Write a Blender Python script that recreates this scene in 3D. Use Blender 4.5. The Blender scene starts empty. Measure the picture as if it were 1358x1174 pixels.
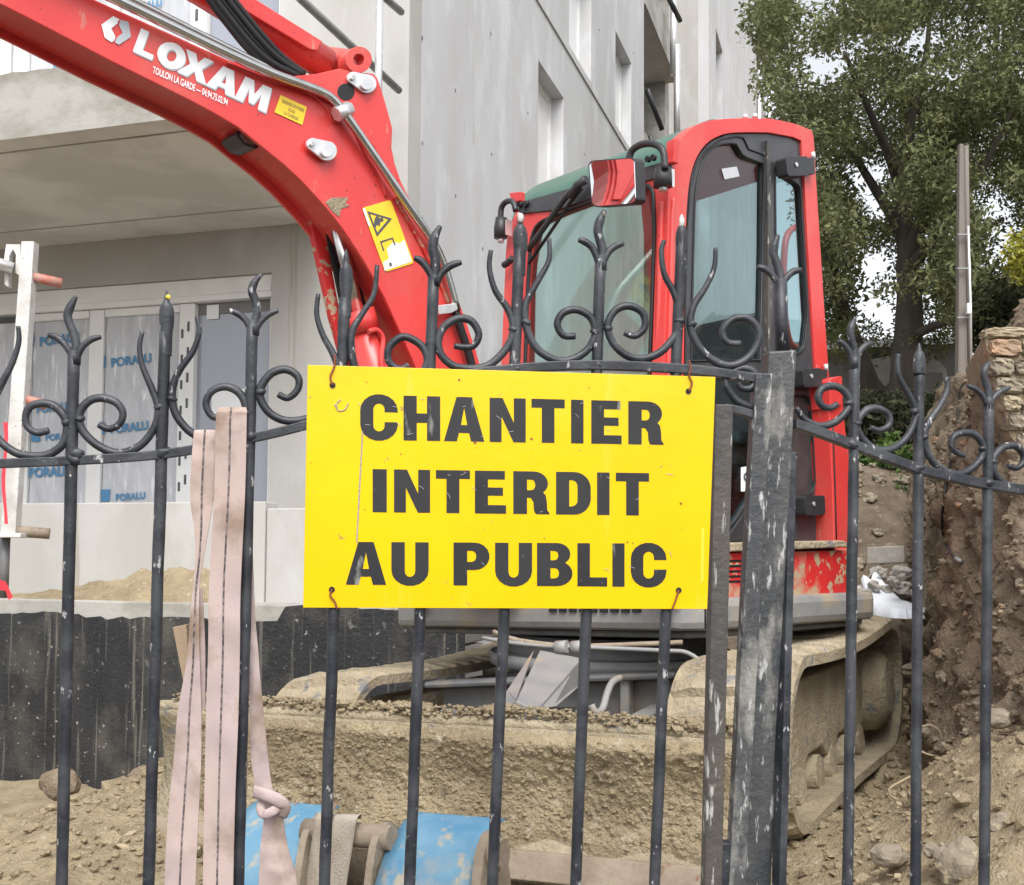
import bpy, bmesh, math, random
from mathutils import Vector, Matrix, noise
from mathutils.geometry import tessellate_polygon
random.seed(7)
R = math.radians
C = bpy.context.scene.collection
sc = bpy.context.scene

# ------------------------------------------------------------------ camera
EYE = 1.55
FPX, IW, IH = 1500.0, 1358.0, 1174.0
PITCH, ROLL, SHIFT = R(3.0), R(0.4), 0.0474
cx0, cy0 = IW / 2, IH / 2 + SHIFT * IW
c_r = Vector((math.cos(ROLL), 0, math.sin(ROLL)))
c_f = Vector((0, math.cos(PITCH), math.sin(PITCH)))
c_u = c_r.cross(c_f).normalized()
c_f = c_u.cross(c_r).normalized()
camd = bpy.data.cameras.new('camera')
cam = bpy.data.objects.new('camera', camd)
C.objects.link(cam)
cam.matrix_world = Matrix(((c_r.x, c_u.x, -c_f.x, 0), (c_r.y, c_u.y, -c_f.y, 0), (c_r.z, c_u.z, -c_f.z, EYE), (0, 0, 0, 1)))
camd.sensor_fit = 'HORIZONTAL'
camd.sensor_width = 36
camd.lens = 36 * FPX / IW
camd.shift_y = SHIFT
camd.clip_start = 0.05
camd.clip_end = 2000
sc.camera = cam
# ------------------------------------------------------------------ light
w = bpy.data.worlds.new('World')
sc.world = w
w.use_nodes = True
nt = w.node_tree
nt.nodes.clear()
sky = nt.nodes.new('ShaderNodeTexSky')
sky.sky_type = 'NISHITA'
sky.sun_disc = False
sky.sun_elevation = R(52)
sky.sun_rotation = R(173)
sky.air_density = 1.0
sky.dust_density = 3.0
hs = nt.nodes.new('ShaderNodeHueSaturation')
hs.inputs['Saturation'].default_value = 0.18
bg = nt.nodes.new('ShaderNodeBackground')
bg.inputs['Strength'].default_value = 0.15
wo = nt.nodes.new('ShaderNodeOutputWorld')
nt.links.new(sky.outputs[0], hs.inputs['Color'])
nt.links.new(hs.outputs[0], bg.inputs['Color'])
nt.links.new(bg.outputs[0], wo.inputs['Surface'])
sund = bpy.data.lights.new('sun', 'SUN')
sund.energy = 1.3
sund.angle = R(35)
sund.color = (1.0, 0.97, 0.93)
sun = bpy.data.objects.new('sun', sund)
C.objects.link(sun)
sd = Vector((0.08, -0.62, 0.78)).normalized()
sun.rotation_euler = sd.to_track_quat('Z', 'Y').to_euler()
sc.view_settings.view_transform = 'Standard'
sc.view_settings.look = 'None'
sc.view_settings.gamma = 1.0
sc.view_settings.exposure = 0.95
sc.view_settings.use_curve_mapping = False
sc.render.engine = 'CYCLES'
sc.cycles.use_denoising = True
sc.cycles.max_bounces = 8
sc.cycles.transparent_max_bounces = 16

# ------------------------------------------------------------------ picture geometry
O = Vector((0, 0, EYE)); Z0 = Vector((0, 0, 1))
def ray(px, py):
    return (c_f + c_r * ((px - cx0) / FPX) - c_u * ((py - cy0) / FPX))
def at(px, py, Y):
    d = ray(px, py)
    return O + d * (Y / d.y)
def onp(px, py, p0, n):
    d = ray(px, py)
    return O + d * ((Vector(p0) - O).dot(n) / d.dot(n))
class Plane:
    def __init__(s, p0, n, x=None):
        s.p0 = Vector(p0); s.n = Vector(n).normalized()
        s.x = Vector(x).normalized() if x is not None else Vector((0, 0, 1)).cross(s.n).normalized()
        s.x = (s.x - s.n * s.x.dot(s.n)).normalized()
        s.y = s.n.cross(s.x).normalized()
        if s.y.z < 0: s.y = -s.y
    def px(s, px, py, off=0.0):
        return onp(px, py, s.p0 + s.n * off, s.n)
    def uv(s, px, py, off=0.0):
        d = s.px(px, py, off) - s.p0
        return (d.dot(s.x), d.dot(s.y))
    def pt(s, u, v, off=0.0):
        return s.p0 + s.x * u + s.y * v + s.n * off
def smooth(pts, n=4, closed=False):
    P = [tuple(p) for p in pts]
    m = len(P); out = []
    rng = range(m if closed else m - 1)
    for i in rng:
        if closed:
            a, b, c, d = P[(i - 1) % m], P[i], P[(i + 1) % m], P[(i + 2) % m]
        else:
            a, b, c, d = P[max(i - 1, 0)], P[i], P[i + 1], P[min(i + 2, m - 1)]
        for k in range(n):
            t = k / n
            out.append(tuple(0.5 * ((2 * b[j]) + (-a[j] + c[j]) * t + (2 * a[j] - 5 * b[j] + 4 * c[j] - d[j]) * t * t + (-a[j] + 3 * b[j] - 3 * c[j] + d[j]) * t ** 3) for j in range(len(b))))
    if not closed: out.append(P[-1])
    return out
def rounded(pts, r, n=4):
    out = []; m = len(pts)
    for i in range(m):
        a, b, c = Vector(pts[i - 1]), Vector(pts[i]), Vector(pts[(i + 1) % m])
        d1 = (a - b); d2 = (c - b)
        q = min(r, d1.length * 0.45, d2.length * 0.45)
        p1 = b + d1.normalized() * q; p2 = b + d2.normalized() * q
        for k in range(n + 1):
            t = k / n
            out.append(tuple(p1 * (1 - t) ** 2 + b * 2 * t * (1 - t) + p2 * t * t))
    return out
def fbm(p, oct=4, s=1.0):
    v = 0; a = 1.0; t = 0
    q = Vector(p) * s
    for i in range(oct):
        v += a * noise.noise(q); t += a
        a *= 0.5; q = q * 2.03 + Vector((3.1, 1.7, 5.3))
    return v / t
def sst(a, b, x):
    t = max(0.0, min(1.0, (x - a) / (b - a)))
    return t * t * (3 - 2 * t)

# ------------------------------------------------------------------ materials
def nd(t, ty, **k):
    n = t.nodes.new(ty)
    for a, b in k.items(): setattr(n, a, b)
    return n
def mat(name, col, rough=0.6, metal=0.0, col2=None, vs=4.0, stretch=(1, 1, 1), lo=0.35, hi=0.65, spots=None, bump=0.0, bs=40.0, dirt=None, spec=0.5, coat=0.0, detail=6.0, extra=None):
    m = bpy.data.materials.new(name); m.use_nodes = True
    t = m.node_tree; b = t.nodes['Principled BSDF']
    g = nd(t, 'ShaderNodeNewGeometry')
    def noi(scale, st=(1, 1, 1), det=detail, off=0.0):
        mp = nd(t, 'ShaderNodeMapping'); mp.inputs['Scale'].default_value = st; mp.inputs['Location'].default_value = (off, off * 2, off)
        t.links.new(g.outputs['Position'], mp.inputs['Vector'])
        n = nd(t, 'ShaderNodeTexNoise'); n.inputs['Scale'].default_value = scale; n.inputs['Detail'].default_value = det; n.inputs['Roughness'].default_value = 0.6
        t.links.new(mp.outputs[0], n.inputs['Vector'])
        return n.outputs['Fac']
    def ramp(src, lo, hi):
        r = nd(t, 'ShaderNodeMapRange'); r.inputs['From Min'].default_value = lo; r.inputs['From Max'].default_value = hi
        t.links.new(src, r.inputs['Value']); return r.outputs['Result']
    def mix(f, a, bcol):
        x = nd(t, 'ShaderNodeMix', data_type='RGBA')
        t.links.new(f, x.inputs['Factor'])
        if isinstance(a, tuple): x.inputs['A'].default_value = a + (1,)
        else: t.links.new(a, x.inputs['A'])
        x.inputs['B'].default_value = tuple(bcol) + (1,)
        return x.outputs['Result']
    cur = tuple(col)
    if col2: cur = mix(ramp(noi(vs, stretch), lo, hi), cur, col2)
    if extra:
        for (c3, sc3, st3, l3, h3) in extra:
            cur = mix(ramp(noi(sc3, st3, 8.0, 7.7 + sc3), l3, h3), cur, c3)
    if dirt: cur = mix(ramp(noi(dirt[1], (1, 1, 1), 8.0, 3.3), dirt[2], dirt[3]), cur, dirt[0])
    if spots: cur = mix(ramp(noi(spots[1], spots[4] if len(spots) > 4 else (1, 1, 1), 3.0, 9.1), spots[2], spots[3]), cur, spots[0])
    if isinstance(cur, tuple): b.inputs['Base Color'].default_value = cur + (1,)
    else: t.links.new(cur, b.inputs['Base Color'])
    b.inputs['Roughness'].default_value = rough
    b.inputs['Metallic'].default_value = metal
    b.inputs['Specular IOR Level'].default_value = spec
    b.inputs['Coat Weight'].default_value = coat
    if bump:
        bp = nd(t, 'ShaderNodeBump'); bp.inputs['Strength'].default_value = bump; bp.inputs['Distance'].default_value = 0.02
        t.links.new(noi(bs, stretch if stretch != (1, 1, 1) and bs < 30 else (1, 1, 1), 8.0, 1.3), bp.inputs['Height'])
        t.links.new(bp.outputs[0], b.inputs['Normal'])
    return m
def glass(name, tint, refl=0.06, rough=0.03):
    m = bpy.data.materials.new(name); m.use_nodes = True
    t = m.node_tree; t.nodes.remove(t.nodes['Principled BSDF'])
    tr = nd(t, 'ShaderNodeBsdfTransparent'); tr.inputs[0].default_value = tuple(tint) + (1,)
    gl = nd(t, 'ShaderNodeBsdfGlossy'); gl.inputs['Roughness'].default_value = rough
    fr = nd(t, 'ShaderNodeLayerWeight'); fr.inputs['Blend'].default_value = 0.5
    pw = nd(t, 'ShaderNodeMath', operation='POWER'); pw.inputs[1].default_value = 4.0
    ad = nd(t, 'ShaderNodeMath', operation='ADD'); ad.inputs[1].default_value = refl; ad.use_clamp = True
    mx = nd(t, 'ShaderNodeMixShader')
    t.links.new(fr.outputs['Facing'], pw.inputs[0]); t.links.new(pw.outputs[0], ad.inputs[0]); t.links.new(ad.outputs[0], mx.inputs[0])
    t.links.new(tr.outputs[0], mx.inputs[1]); t.links.new(gl.outputs[0], mx.inputs[2])
    t.links.new(mx.outputs[0], t.nodes['Material Output'].inputs[0])
    return m
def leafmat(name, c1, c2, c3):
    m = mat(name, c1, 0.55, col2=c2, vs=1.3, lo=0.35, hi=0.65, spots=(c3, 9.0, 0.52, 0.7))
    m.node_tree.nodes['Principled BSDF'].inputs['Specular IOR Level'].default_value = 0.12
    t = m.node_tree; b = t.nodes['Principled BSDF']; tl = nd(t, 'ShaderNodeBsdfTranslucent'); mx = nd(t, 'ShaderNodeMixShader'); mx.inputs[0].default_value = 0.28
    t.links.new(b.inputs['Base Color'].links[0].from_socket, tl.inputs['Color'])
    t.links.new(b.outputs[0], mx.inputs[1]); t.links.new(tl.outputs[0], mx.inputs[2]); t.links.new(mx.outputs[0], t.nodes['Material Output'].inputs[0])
    return m

M = {}
M['iron'] = mat('wrought_iron', (0.018, 0.020, 0.026), 0.45, 0.0, (0.050, 0.053, 0.060), 16, lo=.42, hi=.6, spots=((0.38, 0.38, 0.37), 90, 0.65, 0.71, (1, 1, .5)), bump=0.12, bs=160, extra=[((0.28, 0.22, 0.12), 22, (1, 1, 1), 0.70, 0.78)])
M['post'] = mat('worn_post_paint', (0.035, 0.038, 0.042), 0.45, 0.0, (0.085, 0.085, 0.085), 10, (1, 1, 0.3), spots=((0.40, 0.40, 0.39), 62, 0.59, 0.67, (1.8, 1, 0.4)), bump=0.25, bs=60, extra=[((0.24, 0.23, 0.21), 11, (1.2, 1, 0.5), 0.52, 0.62), ((0.33, 0.30, 0.2), 30, (1, 1, .3), 0.66, 0.72)])
M['stile'] = mat('rubbed_stile_paint', (0.04, 0.04, 0.042), 0.45, 0.0, (0.10, 0.085, 0.07), 9, (1, 1, 0.25), spots=((0.4, 0.39, 0.36), 40, 0.60, 0.68, (2, 1, 0.4)), bump=0.2, bs=70)
M['yellow'] = mat('yellow_sign_enamel', (0.80, 0.53, 0.001), 0.2, 0.0, (0.76, 0.48, 0.002), 3, spots=((0.40, 0.27, 0.06), 46, 0.69, 0.74), spec=0.5, bump=0.10, bs=4, extra=[((0.82, 0.55, 0.05), 5, (3, 1, .4), 0.60, 0.72)])
M['black_ink'] = mat('black_lettering', (0.010, 0.010, 0.012), 0.5, 0.0, (0.022, 0.022, 0.024), 8, spots=((0.22, 0.22, 0.2), 34, 0.64, 0.72, (1, 1, .4)))
M['rust_wire'] = mat('rusty_wire', (0.22, 0.06, 0.025), 0.6)
M['red'] = mat('red_machine_paint', (0.66, 0.055, 0.05), 0.33, 0.0, (0.60, 0.042, 0.04), 3, spots=((0.22, 0.03, 0.025), 46, 0.68, 0.73), spec=0.5, coat=0.15, bump=0.03, bs=9, extra=[((0.56, 0.13, 0.10), 2.2, (1, 1, .6), 0.50, 0.75), ((0.52, 0.20, 0.15), 28, (1, 1, .35), 0.64, 0.74)])
M['red_dusty'] = mat('red_paint_with_mud', (0.60, 0.03, 0.03), 0.4, 0.0, (0.50, 0.025, 0.025), 4, spots=((0.42, 0.33, 0.22), 22, 0.55, 0.6), dirt=((0.42, 0.33, 0.22), 6, 0.52, 0.66), bump=0.1, bs=60)
M['green'] = mat('green_tinted_roof_panel', (0.035, 0.115, 0.085), 0.35, 0.0, (0.055, 0.14, 0.105), 6, coat=0.3)
M['blackp'] = mat('black_plastic', (0.022, 0.023, 0.026), 0.45, 0.0, (0.035, 0.035, 0.038), 10, bump=0.04, bs=120)
M['rubber'] = mat('hose_rubber', (0.012, 0.012, 0.013), 0.5)
M['gasket'] = mat('door_black_panel', (0.04, 0.042, 0.048), 0.3, 0.0, (0.06, 0.06, 0.065), 12, spots=((0.3, 0.3, 0.28), 70, 0.72, 0.76))
M['grey'] = mat('grey_machine_steel', (0.20, 0.205, 0.21), 0.5, 0.0, (0.26, 0.255, 0.24), 6, dirt=((0.36, 0.28, 0.17), 5, 0.55, 0.75), bump=0.08, bs=50, spots=((0.42, 0.36, 0.2), 60, 0.68, 0.73))
M['darkgrey'] = mat('dark_undercarriage_steel', (0.10, 0.104, 0.108), 0.5, 0.0, (0.15, 0.15, 0.15), 6, dirt=((0.25, 0.2, 0.13), 5, 0.55, 0.8), bump=0.08, bs=50)
M['chrome'] = mat('polished_steel', (0.62, 0.62, 0.6), 0.25, 1.0, (0.5, 0.5, 0.48), 20)
M['zinc'] = mat('galvanised_plate', (0.62, 0.63, 0.64), 0.35, 0.6, (0.75, 0.75, 0.75), 30)
M['white_vinyl'] = mat('white_vinyl', (0.80, 0.81, 0.82), 0.4)
M['grey_vinyl'] = mat('grey_vinyl', (0.42, 0.45, 0.48), 0.4)
M['sticker'] = mat('yellow_sticker', (0.85, 0.60, 0.03), 0.4, 0.0, (0.82, 0.55, 0.04), 8)
M['mud'] = mat('caked_track_mud', (0.43, 0.365, 0.26), 0.95, 0.0, (0.30, 0.25, 0.17), 7, spots=((0.22, 0.215, 0.21), 12, 0.60, 0.68), bump=0.9, bs=55, spec=0.15)
M['soil'] = mat('sandy_soil', (0.44, 0.36, 0.235), 0.95, 0.0, (0.30, 0.24, 0.155), 5, spots=((0.50, 0.43, 0.32), 30, 0.58, 0.70), bump=1.0, bs=110, spec=0.1, extra=[((0.16, 0.125, 0.08), 18, (1, 1, 1), 0.60, 0.74)])
M['soil_dark'] = mat('dark_bank_soil', (0.31, 0.245, 0.175), 0.95, 0.0, (0.17, 0.134, 0.098), 5, spots=((0.26, 0.215, 0.155), 26, 0.58, 0.7), bump=1.0, bs=60, spec=0.1, extra=[((0.22, 0.165, 0.11), 7, (1, 1, 1), 0.56, 0.7)])
M['soil_slope'] = mat('dark_slope_soil', (0.19, 0.15, 0.11), 0.95, 0.0, (0.105, 0.083, 0.062), 5, spots=((0.27, 0.22, 0.165), 26, 0.60, 0.7), bump=1.0, bs=60, spec=0.1)  # darker brown soil for the slope behind the excavator
M['stone'] = mat('weathered_stone', (0.27, 0.23, 0.17), 0.9, 0.0, (0.18, 0.15, 0.11), 14, bump=0.5, bs=40, spots=((0.5, 0.42, 0.28), 25, 0.6, 0.7))
M['stone2'] = mat('reddish_stone', (0.38, 0.24, 0.15), 0.9, 0.0, (0.30, 0.22, 0.15), 9, bump=0.5, bs=40)
M['mortar'] = mat('lime_mortar', (0.38, 0.32, 0.22), 0.95, 0.0, (0.28, 0.22, 0.14), 12, bump=0.6, bs=60)
M['concrete'] = mat('raw_concrete', (0.46, 0.45, 0.43), 0.85, 0.0, (0.38, 0.37, 0.345), 1.2, (1.4, 1.4, 0.35), 0.3, 0.7, bump=0.08, bs=30, spots=((0.30, 0.27, 0.21), 3.0, 0.66, 0.78, (2.5, 2.5, 0.12)), extra=[((0.47, 0.465, 0.45), 2.2, (1, 1, .6), 0.52, 0.66)])
M['concrete_side'] = mat('side_wall_concrete', (0.55, 0.555, 0.565), 0.8, 0.0, (0.46, 0.46, 0.46), 1.0, (1.2, 1.2, 0.4), 0.3, 0.7, bump=0.05, bs=30, spots=((0.42, 0.39, 0.33), 2.0, 0.66, 0.82, (2.0, 2.0, 0.22)), extra=[((0.60, 0.605, 0.615), 2.4, (1, 1, .5), 0.52, 0.66)])  # paler than the front concrete, making up in colour for weaker sun here
M['concrete_soffit'] = mat('formwork_soffit_concrete', (0.68, 0.66, 0.61), 0.85, 0.0, (0.55, 0.53, 0.485), 1.3, (1, 1, 1), 0.42, 0.58, bump=0.05, bs=20)
M['concrete_light'] = mat('pale_slab_edge', (0.38, 0.37, 0.345), 0.85, 0.0, (0.25, 0.235, 0.20), 1.6, (1, 1, 1.6), 0.45, 0.62, bump=0.2, bs=30)
M['bitumen'] = mat('bitumen_coating', (0.012, 0.013, 0.016), 0.33, 0.0, (0.026, 0.027, 0.030), 4, (1, 1, 0.3), spots=((0.42, 0.40, 0.36), 30, 0.66, 0.74, (1, 1, 1)), bump=0.35, bs=45, extra=[((0.085, 0.08, 0.068), 3.0, (1, 1, .8), 0.50, 0.75), ((0.19, 0.18, 0.15), 26, (1, 1, 0.03), 0.56, 0.70), ((0.30, 0.29, 0.27), 9, (1, 1, .8), 0.66, 0.76)])
M['pvc'] = mat('white_window_pvc', (0.80, 0.80, 0.79), 0.4, 0.0, (0.72, 0.72, 0.71), 3)
M['film'] = mat('protective_plastic_film', (0.42, 0.43, 0.46), 0.25, 0.0, (0.56, 0.57, 0.60), 3.5, (1.5, 1.5, .3), bump=0.7, bs=7, extra=[((0.75, 0.76, 0.79), 9, (2.5, 2.5, .35), 0.56, 0.70)], spec=0.6)
M['pane'] = mat('window_glass_pane', (0.27, 0.29, 0.34), 0.08, 0.0, spec=0.9)  # blue-grey of the reflected sky is put into the base colour
M['film_ink'] = mat('blue_film_print', (0.07, 0.23, 0.42), 0.5)
M['label_ink'] = mat('label_print', (0.08, 0.08, 0.09), 0.5)
M['webbing'] = mat('faded_pink_webbing', (0.45, 0.345, 0.30), 0.9, 0.0, (0.42, 0.335, 0.335), 6, (1, 1, .5), dirt=((0.26, 0.185, 0.135), 11, 0.50, 0.68), bump=0.16, bs=420, spots=((0.25, 0.18, 0.14), 12, 0.70, 0.8))
M['webbing_pale'] = mat('dusty_white_webbing', (0.40, 0.36, 0.31), 0.9, 0.0, (0.33, 0.28, 0.22), 8, dirt=((0.36, 0.27, 0.18), 9, 0.56, 0.75), bump=0.35, bs=220)
M['stitch'] = mat('dark_stitching', (0.06, 0.055, 0.055), 0.8, 0.0, (0.22, 0.17, 0.16), 160, lo=.45, hi=.55)
M['blue'] = mat('blue_bucket_paint', (0.065, 0.195, 0.315), 0.6, 0.0, (0.13, 0.26, 0.36), 9, extra=[((0.33, 0.30, 0.23), 18, (1, 1, .3), 0.56, 0.66), ((0.30, 0.27, 0.21), 4, (1, 1, 1), 0.58, 0.72)], spots=((0.30, 0.12, 0.05), 26, 0.68, 0.73), bump=0.12, bs=60)
M['rusty'] = mat('rusty_mud_steel', (0.21, 0.165, 0.12), 0.8, 0.0, (0.30, 0.25, 0.19), 10, bump=0.3, bs=50, spots=((0.16, 0.08, 0.04), 20, 0.62, 0.72))
M['bark'] = mat('dark_bark', (0.045, 0.038, 0.03), 0.95, 0.0, (0.08, 0.068, 0.055), 5, (1, 1, .3), bump=0.6, bs=12)
M['leaf'] = leafmat('oak_leaf', (0.185, 0.205, 0.095), (0.085, 0.098, 0.045), (0.29, 0.30, 0.15))
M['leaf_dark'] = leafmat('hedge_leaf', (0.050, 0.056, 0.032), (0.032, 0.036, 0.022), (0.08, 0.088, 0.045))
M['leaf_yellow'] = leafmat('yellow_shrub_leaf', (0.40, 0.36, 0.05), (0.26, 0.27, 0.05), (0.5, 0.45, 0.08))
M['leaf_fresh'] = leafmat('fresh_weed_leaf', (0.10, 0.17, 0.045), (0.07, 0.12, 0.035), (0.16, 0.24, 0.07))
M['polewood'] = mat('grey_pole_concrete', (0.19, 0.165, 0.145), 0.9, 0.0, (0.14, 0.12, 0.105), 4, (3, 3, .2), bump=0.1, bs=40)
M['render_white'] = mat('old_white_render', (0.55, 0.55, 0.54), 0.9, 0.0, (0.40, 0.40, 0.39), 1.4)
M['render_grey'] = mat('old_grey_render', (0.22, 0.22, 0.225), 0.9, 0.0, (0.15, 0.15, 0.15), 1.2)
M['slurry'] = mat('white_cement_slurry', (0.80, 0.83, 0.87), 0.5, 0.0, (0.72, 0.75, 0.8), 5)
M['block'] = mat('grey_concrete_block', (0.38, 0.36, 0.33), 0.95, 0.0, (0.30, 0.27, 0.23), 20, bump=0.3, bs=60)
M['wood'] = mat('timber', (0.33, 0.25, 0.17), 0.85, 0.0, (0.24, 0.18, 0.12), 8, (1, 1, .2), bump=0.2, bs=50)
M['scaf'] = mat('scaffold_tube', (0.20, 0.205, 0.20), 0.55, 0.4, (0.27, 0.27, 0.26), 8)
M['prop_white'] = mat('worn_white_steel', (0.60, 0.60, 0.58), 0.6, 0.0, (0.45, 0.44, 0.41), 9, spots=((0.30, 0.27, 0.23), 30, 0.62, 0.7))
M['rod_red'] = mat('worn_red_rod', (0.45, 0.09, 0.06), 0.6, 0.0, (0.40, 0.25, 0.20), 14)
M['tape'] = mat('red_tape', (0.65, 0.03, 0.05), 0.5)
M['tape_white'] = mat('white_tape', (0.8, 0.8, 0.8), 0.5)
M['mirror'] = mat('mirror_glass', (0.85, 0.87, 0.88), 0.02, 1.0)
M['windscreen'] = glass('windscreen_glass', (0.74, 0.87, 0.84), 0.06, 0.02)
M['doorglass'] = glass('door_glass', (0.70, 0.80, 0.81), 0.05, 0.02)
M['darkpane'] = mat('dark_quarter_glass', (0.025, 0.028, 0.03), 0.35, 0.0, (0.06, 0.06, 0.06), 9, spec=0.3)  # near-black colour stands in for the unlit cab inside behind this pane
M['seat'] = mat('seat_vinyl', (0.10, 0.105, 0.115), 0.6)
M['lampglass'] = mat('work_lamp_lens', (0.45, 0.42, 0.38), 0.2, 0.4, (0.25, 0.22, 0.2), 40)
M['pavement'] = mat('street_asphalt', (0.06, 0.06, 0.062), 0.9, 0.0, (0.045, 0.045, 0.045), 30, bump=0.3, bs=150)
M['cable'] = mat('black_cable', (0.02, 0.02, 0.02), 0.5)
M['straw'] = mat('pale_root', (0.36, 0.29, 0.19), 0.9)

# ------------------------------------------------------------------ object helpers
WL = {}
class MB:
    def __init__(s):
        s.v = []; s.f = []; s.sm = []
    def add(s, vs, fs, smooth=False):
        o = len(s.v); s.v += [Vector(p) for p in vs]
        s.f += [tuple(i + o for i in f) for f in fs]; s.sm += [smooth] * len(fs)
    def box(s, c, ax, ay, az, hx, hy, hz):
        c = Vector(c); ax, ay, az = Vector(ax).normalized() * hx, Vector(ay).normalized() * hy, Vector(az).normalized() * hz
        vs = [c + ax * i + ay * j + az * k for k in (-1, 1) for j in (-1, 1) for i in (-1, 1)]
        s.add(vs, [(0, 2, 3, 1), (4, 5, 7, 6), (0, 1, 5, 4), (2, 6, 7, 3), (0, 4, 6, 2), (1, 3, 7, 5)])
    def hexa(s, p):     # bottom loop 0-3, top loop 4-7
        s.add(p, [(3, 2, 1, 0), (4, 5, 6, 7), (0, 1, 5, 4), (1, 2, 6, 5), (2, 3, 7, 6), (3, 0, 4, 7)])
    def prism(s, loops, vec):   # loops: list of 3D loops (outer, holes...), extruded by vec
        loops = [[Vector(p) for p in l] for l in loops]
        tris = tessellate_polygon(loops)
        flat = [p for l in loops for p in l]; n = len(flat); vec = Vector(vec)
        fs = []
        for t in tris:
            fs.append(tuple(t)); fs.append(tuple(i + n for i in reversed(t)))
        k = 0
        for l in loops:
            m = len(l)
            for i in range(m):
                a, b = k + i, k + (i + 1) % m
                fs.append((a, b, b + n, a + n))
            k += m
        s.add(flat + [p + vec for p in flat], fs)
    def tube(s, pts, rad, seg=10, cap=True, flat=None):
        pts = [Vector(p) for p in pts]; m = len(pts)
        rads = rad if isinstance(rad, (list, tuple)) else [rad] * m
        t0 = (pts[1] - pts[0]).normalized()
        up = Vector((0, 0, 1)) if abs(t0.z) < 0.9 else Vector((1, 0, 0))
        nrm = (up - t0 * up.dot(t0)).normalized()
        vs = []
        for i, p in enumerate(pts):
            t = (pts[min(i + 1, m - 1)] - pts[max(i - 1, 0)])
            t = t.normalized() if t.length > 1e-9 else t0
            nrm = (nrm - t * nrm.dot(t)).normalized()
            b = t.cross(nrm)
            for k in range(seg):
                a = 2 * math.pi * k / seg
                vs.append(p + (nrm * math.cos(a) + b * math.sin(a)) * rads[i])
        fs = []
        for i in range(m - 1):
            for k in range(seg):
                a, b2 = i * seg + k, i * seg + (k + 1) % seg
                fs.append((a, b2, b2 + seg, a + seg))
        s.add(vs, fs, True)
        if cap:
            o = len(s.v) - len(vs)
            s.f.append(tuple(o + k for k in reversed(range(seg)))); s.sm.append(False)
            s.f.append(tuple(o + (m - 1) * seg + k for k in range(seg))); s.sm.append(False)
    def sheet(s, rows, smooth=True, closed=False):
        m = len(rows[0]); vs = [p for r in rows for p in r]; fs = []
        for i in range(len(rows) - 1):
            for j in range(m if closed else m - 1):
                a = i * m + j; b = i * m + (j + 1) % m
                fs.append((a, b, b + m, a + m))
        s.add(vs, fs, smooth)
    def lump(s, c, r, sq=(1, 1, 1), seed=0, rough=0.35, sub=1):
        bm = bmesh.new(); bmesh.ops.create_icosphere(bm, subdivisions=sub, radius=1.0)
        c = Vector(c); vs = []
        q = Vector((seed * 1.37, seed * 0.71, seed * 2.11))
        for v in bm.verts:
            d = 1 + rough * noise.noise(v.co * 1.3 + q) * 2 + rough * 0.6 * noise.noise(v.co * 3.1 + q) + (rough * .25 * noise.noise(v.co * 8.0 + q) if sub > 2 else 0)
            vs.append(c + Vector((v.co.x * sq[0], v.co.y * sq[1], v.co.z * sq[2])) * (r * d))
        fs = [tuple(v.index for v in f.verts) for f in bm.faces]
        bm.free(); s.add(vs, fs, sub == 2)
    def build(s, name, m, parent=None, origin=None, bevel=0.0, bseg=2, fixn=True):
        me = bpy.data.meshes.new(name)
        o3 = Vector(origin) if origin is not None else (sum(s.v, Vector()) / max(1, len(s.v)))
        me.from_pydata([tuple(p - o3) for p in s.v], [], s.f)
        me.polygons.foreach_set('use_smooth', s.sm)
        if fixn:
            bm = bmesh.new(); bm.from_mesh(me)
            bmesh.ops.remove_doubles(bm, verts=bm.verts, dist=1e-6)
            bmesh.ops.recalc_face_normals(bm, faces=bm.faces)
            bm.to_mesh(me); bm.free()
        me.materials.append(M[m] if isinstance(m, str) else m)
        o = bpy.data.objects.new(name, me); C.objects.link(o)
        if parent is not None:
            o.parent = parent; o.location = o3 - WL[parent.name]
        else:
            o.location = o3
        WL[o.name] = o3
        if bevel:
            b = o.modifiers.new('bevel', 'BEVEL'); b.width = bevel; b.segments = bseg; b.limit_method = 'ANGLE'; b.angle_limit = R(35)
        return o
def tag(o, label=None, cat=None, group=None, kind=None):
    if label: o['label'] = label
    if cat: o['category'] = cat
    if group: o['group'] = group
    if kind: o['kind'] = kind
    return o
def thing(name, loc, label, cat, group=None):
    o = bpy.data.objects.new(name, None); C.objects.link(o); o.location = Vector(loc)
    o.empty_display_size = 0.1
    WL[o.name] = Vector(loc)
    return tag(o, label, cat, group)
def fill(name, pl, contours, th, m, parent=None, off=0.0, bevel=0.0, uv=False, bseg=2):
    mb = MB()
    loops = [[(pl.pt(p[0], p[1], off) if uv else pl.px(p[0], p[1], off)) for p in c] for c in contours]
    mb.prism(loops, -pl.n * th)
    return mb.build(name, m, parent, bevel=bevel, bseg=bseg)
def tubepx(name, pl, pts, r, m, parent, off=0.0, n=4, seg=10):
    P = [pl.px(a, b, off) for a, b in (smooth(pts, n) if n > 1 else pts)]
    mb = MB(); mb.tube(P, r, seg); return mb.build(name, m, parent)
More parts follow.
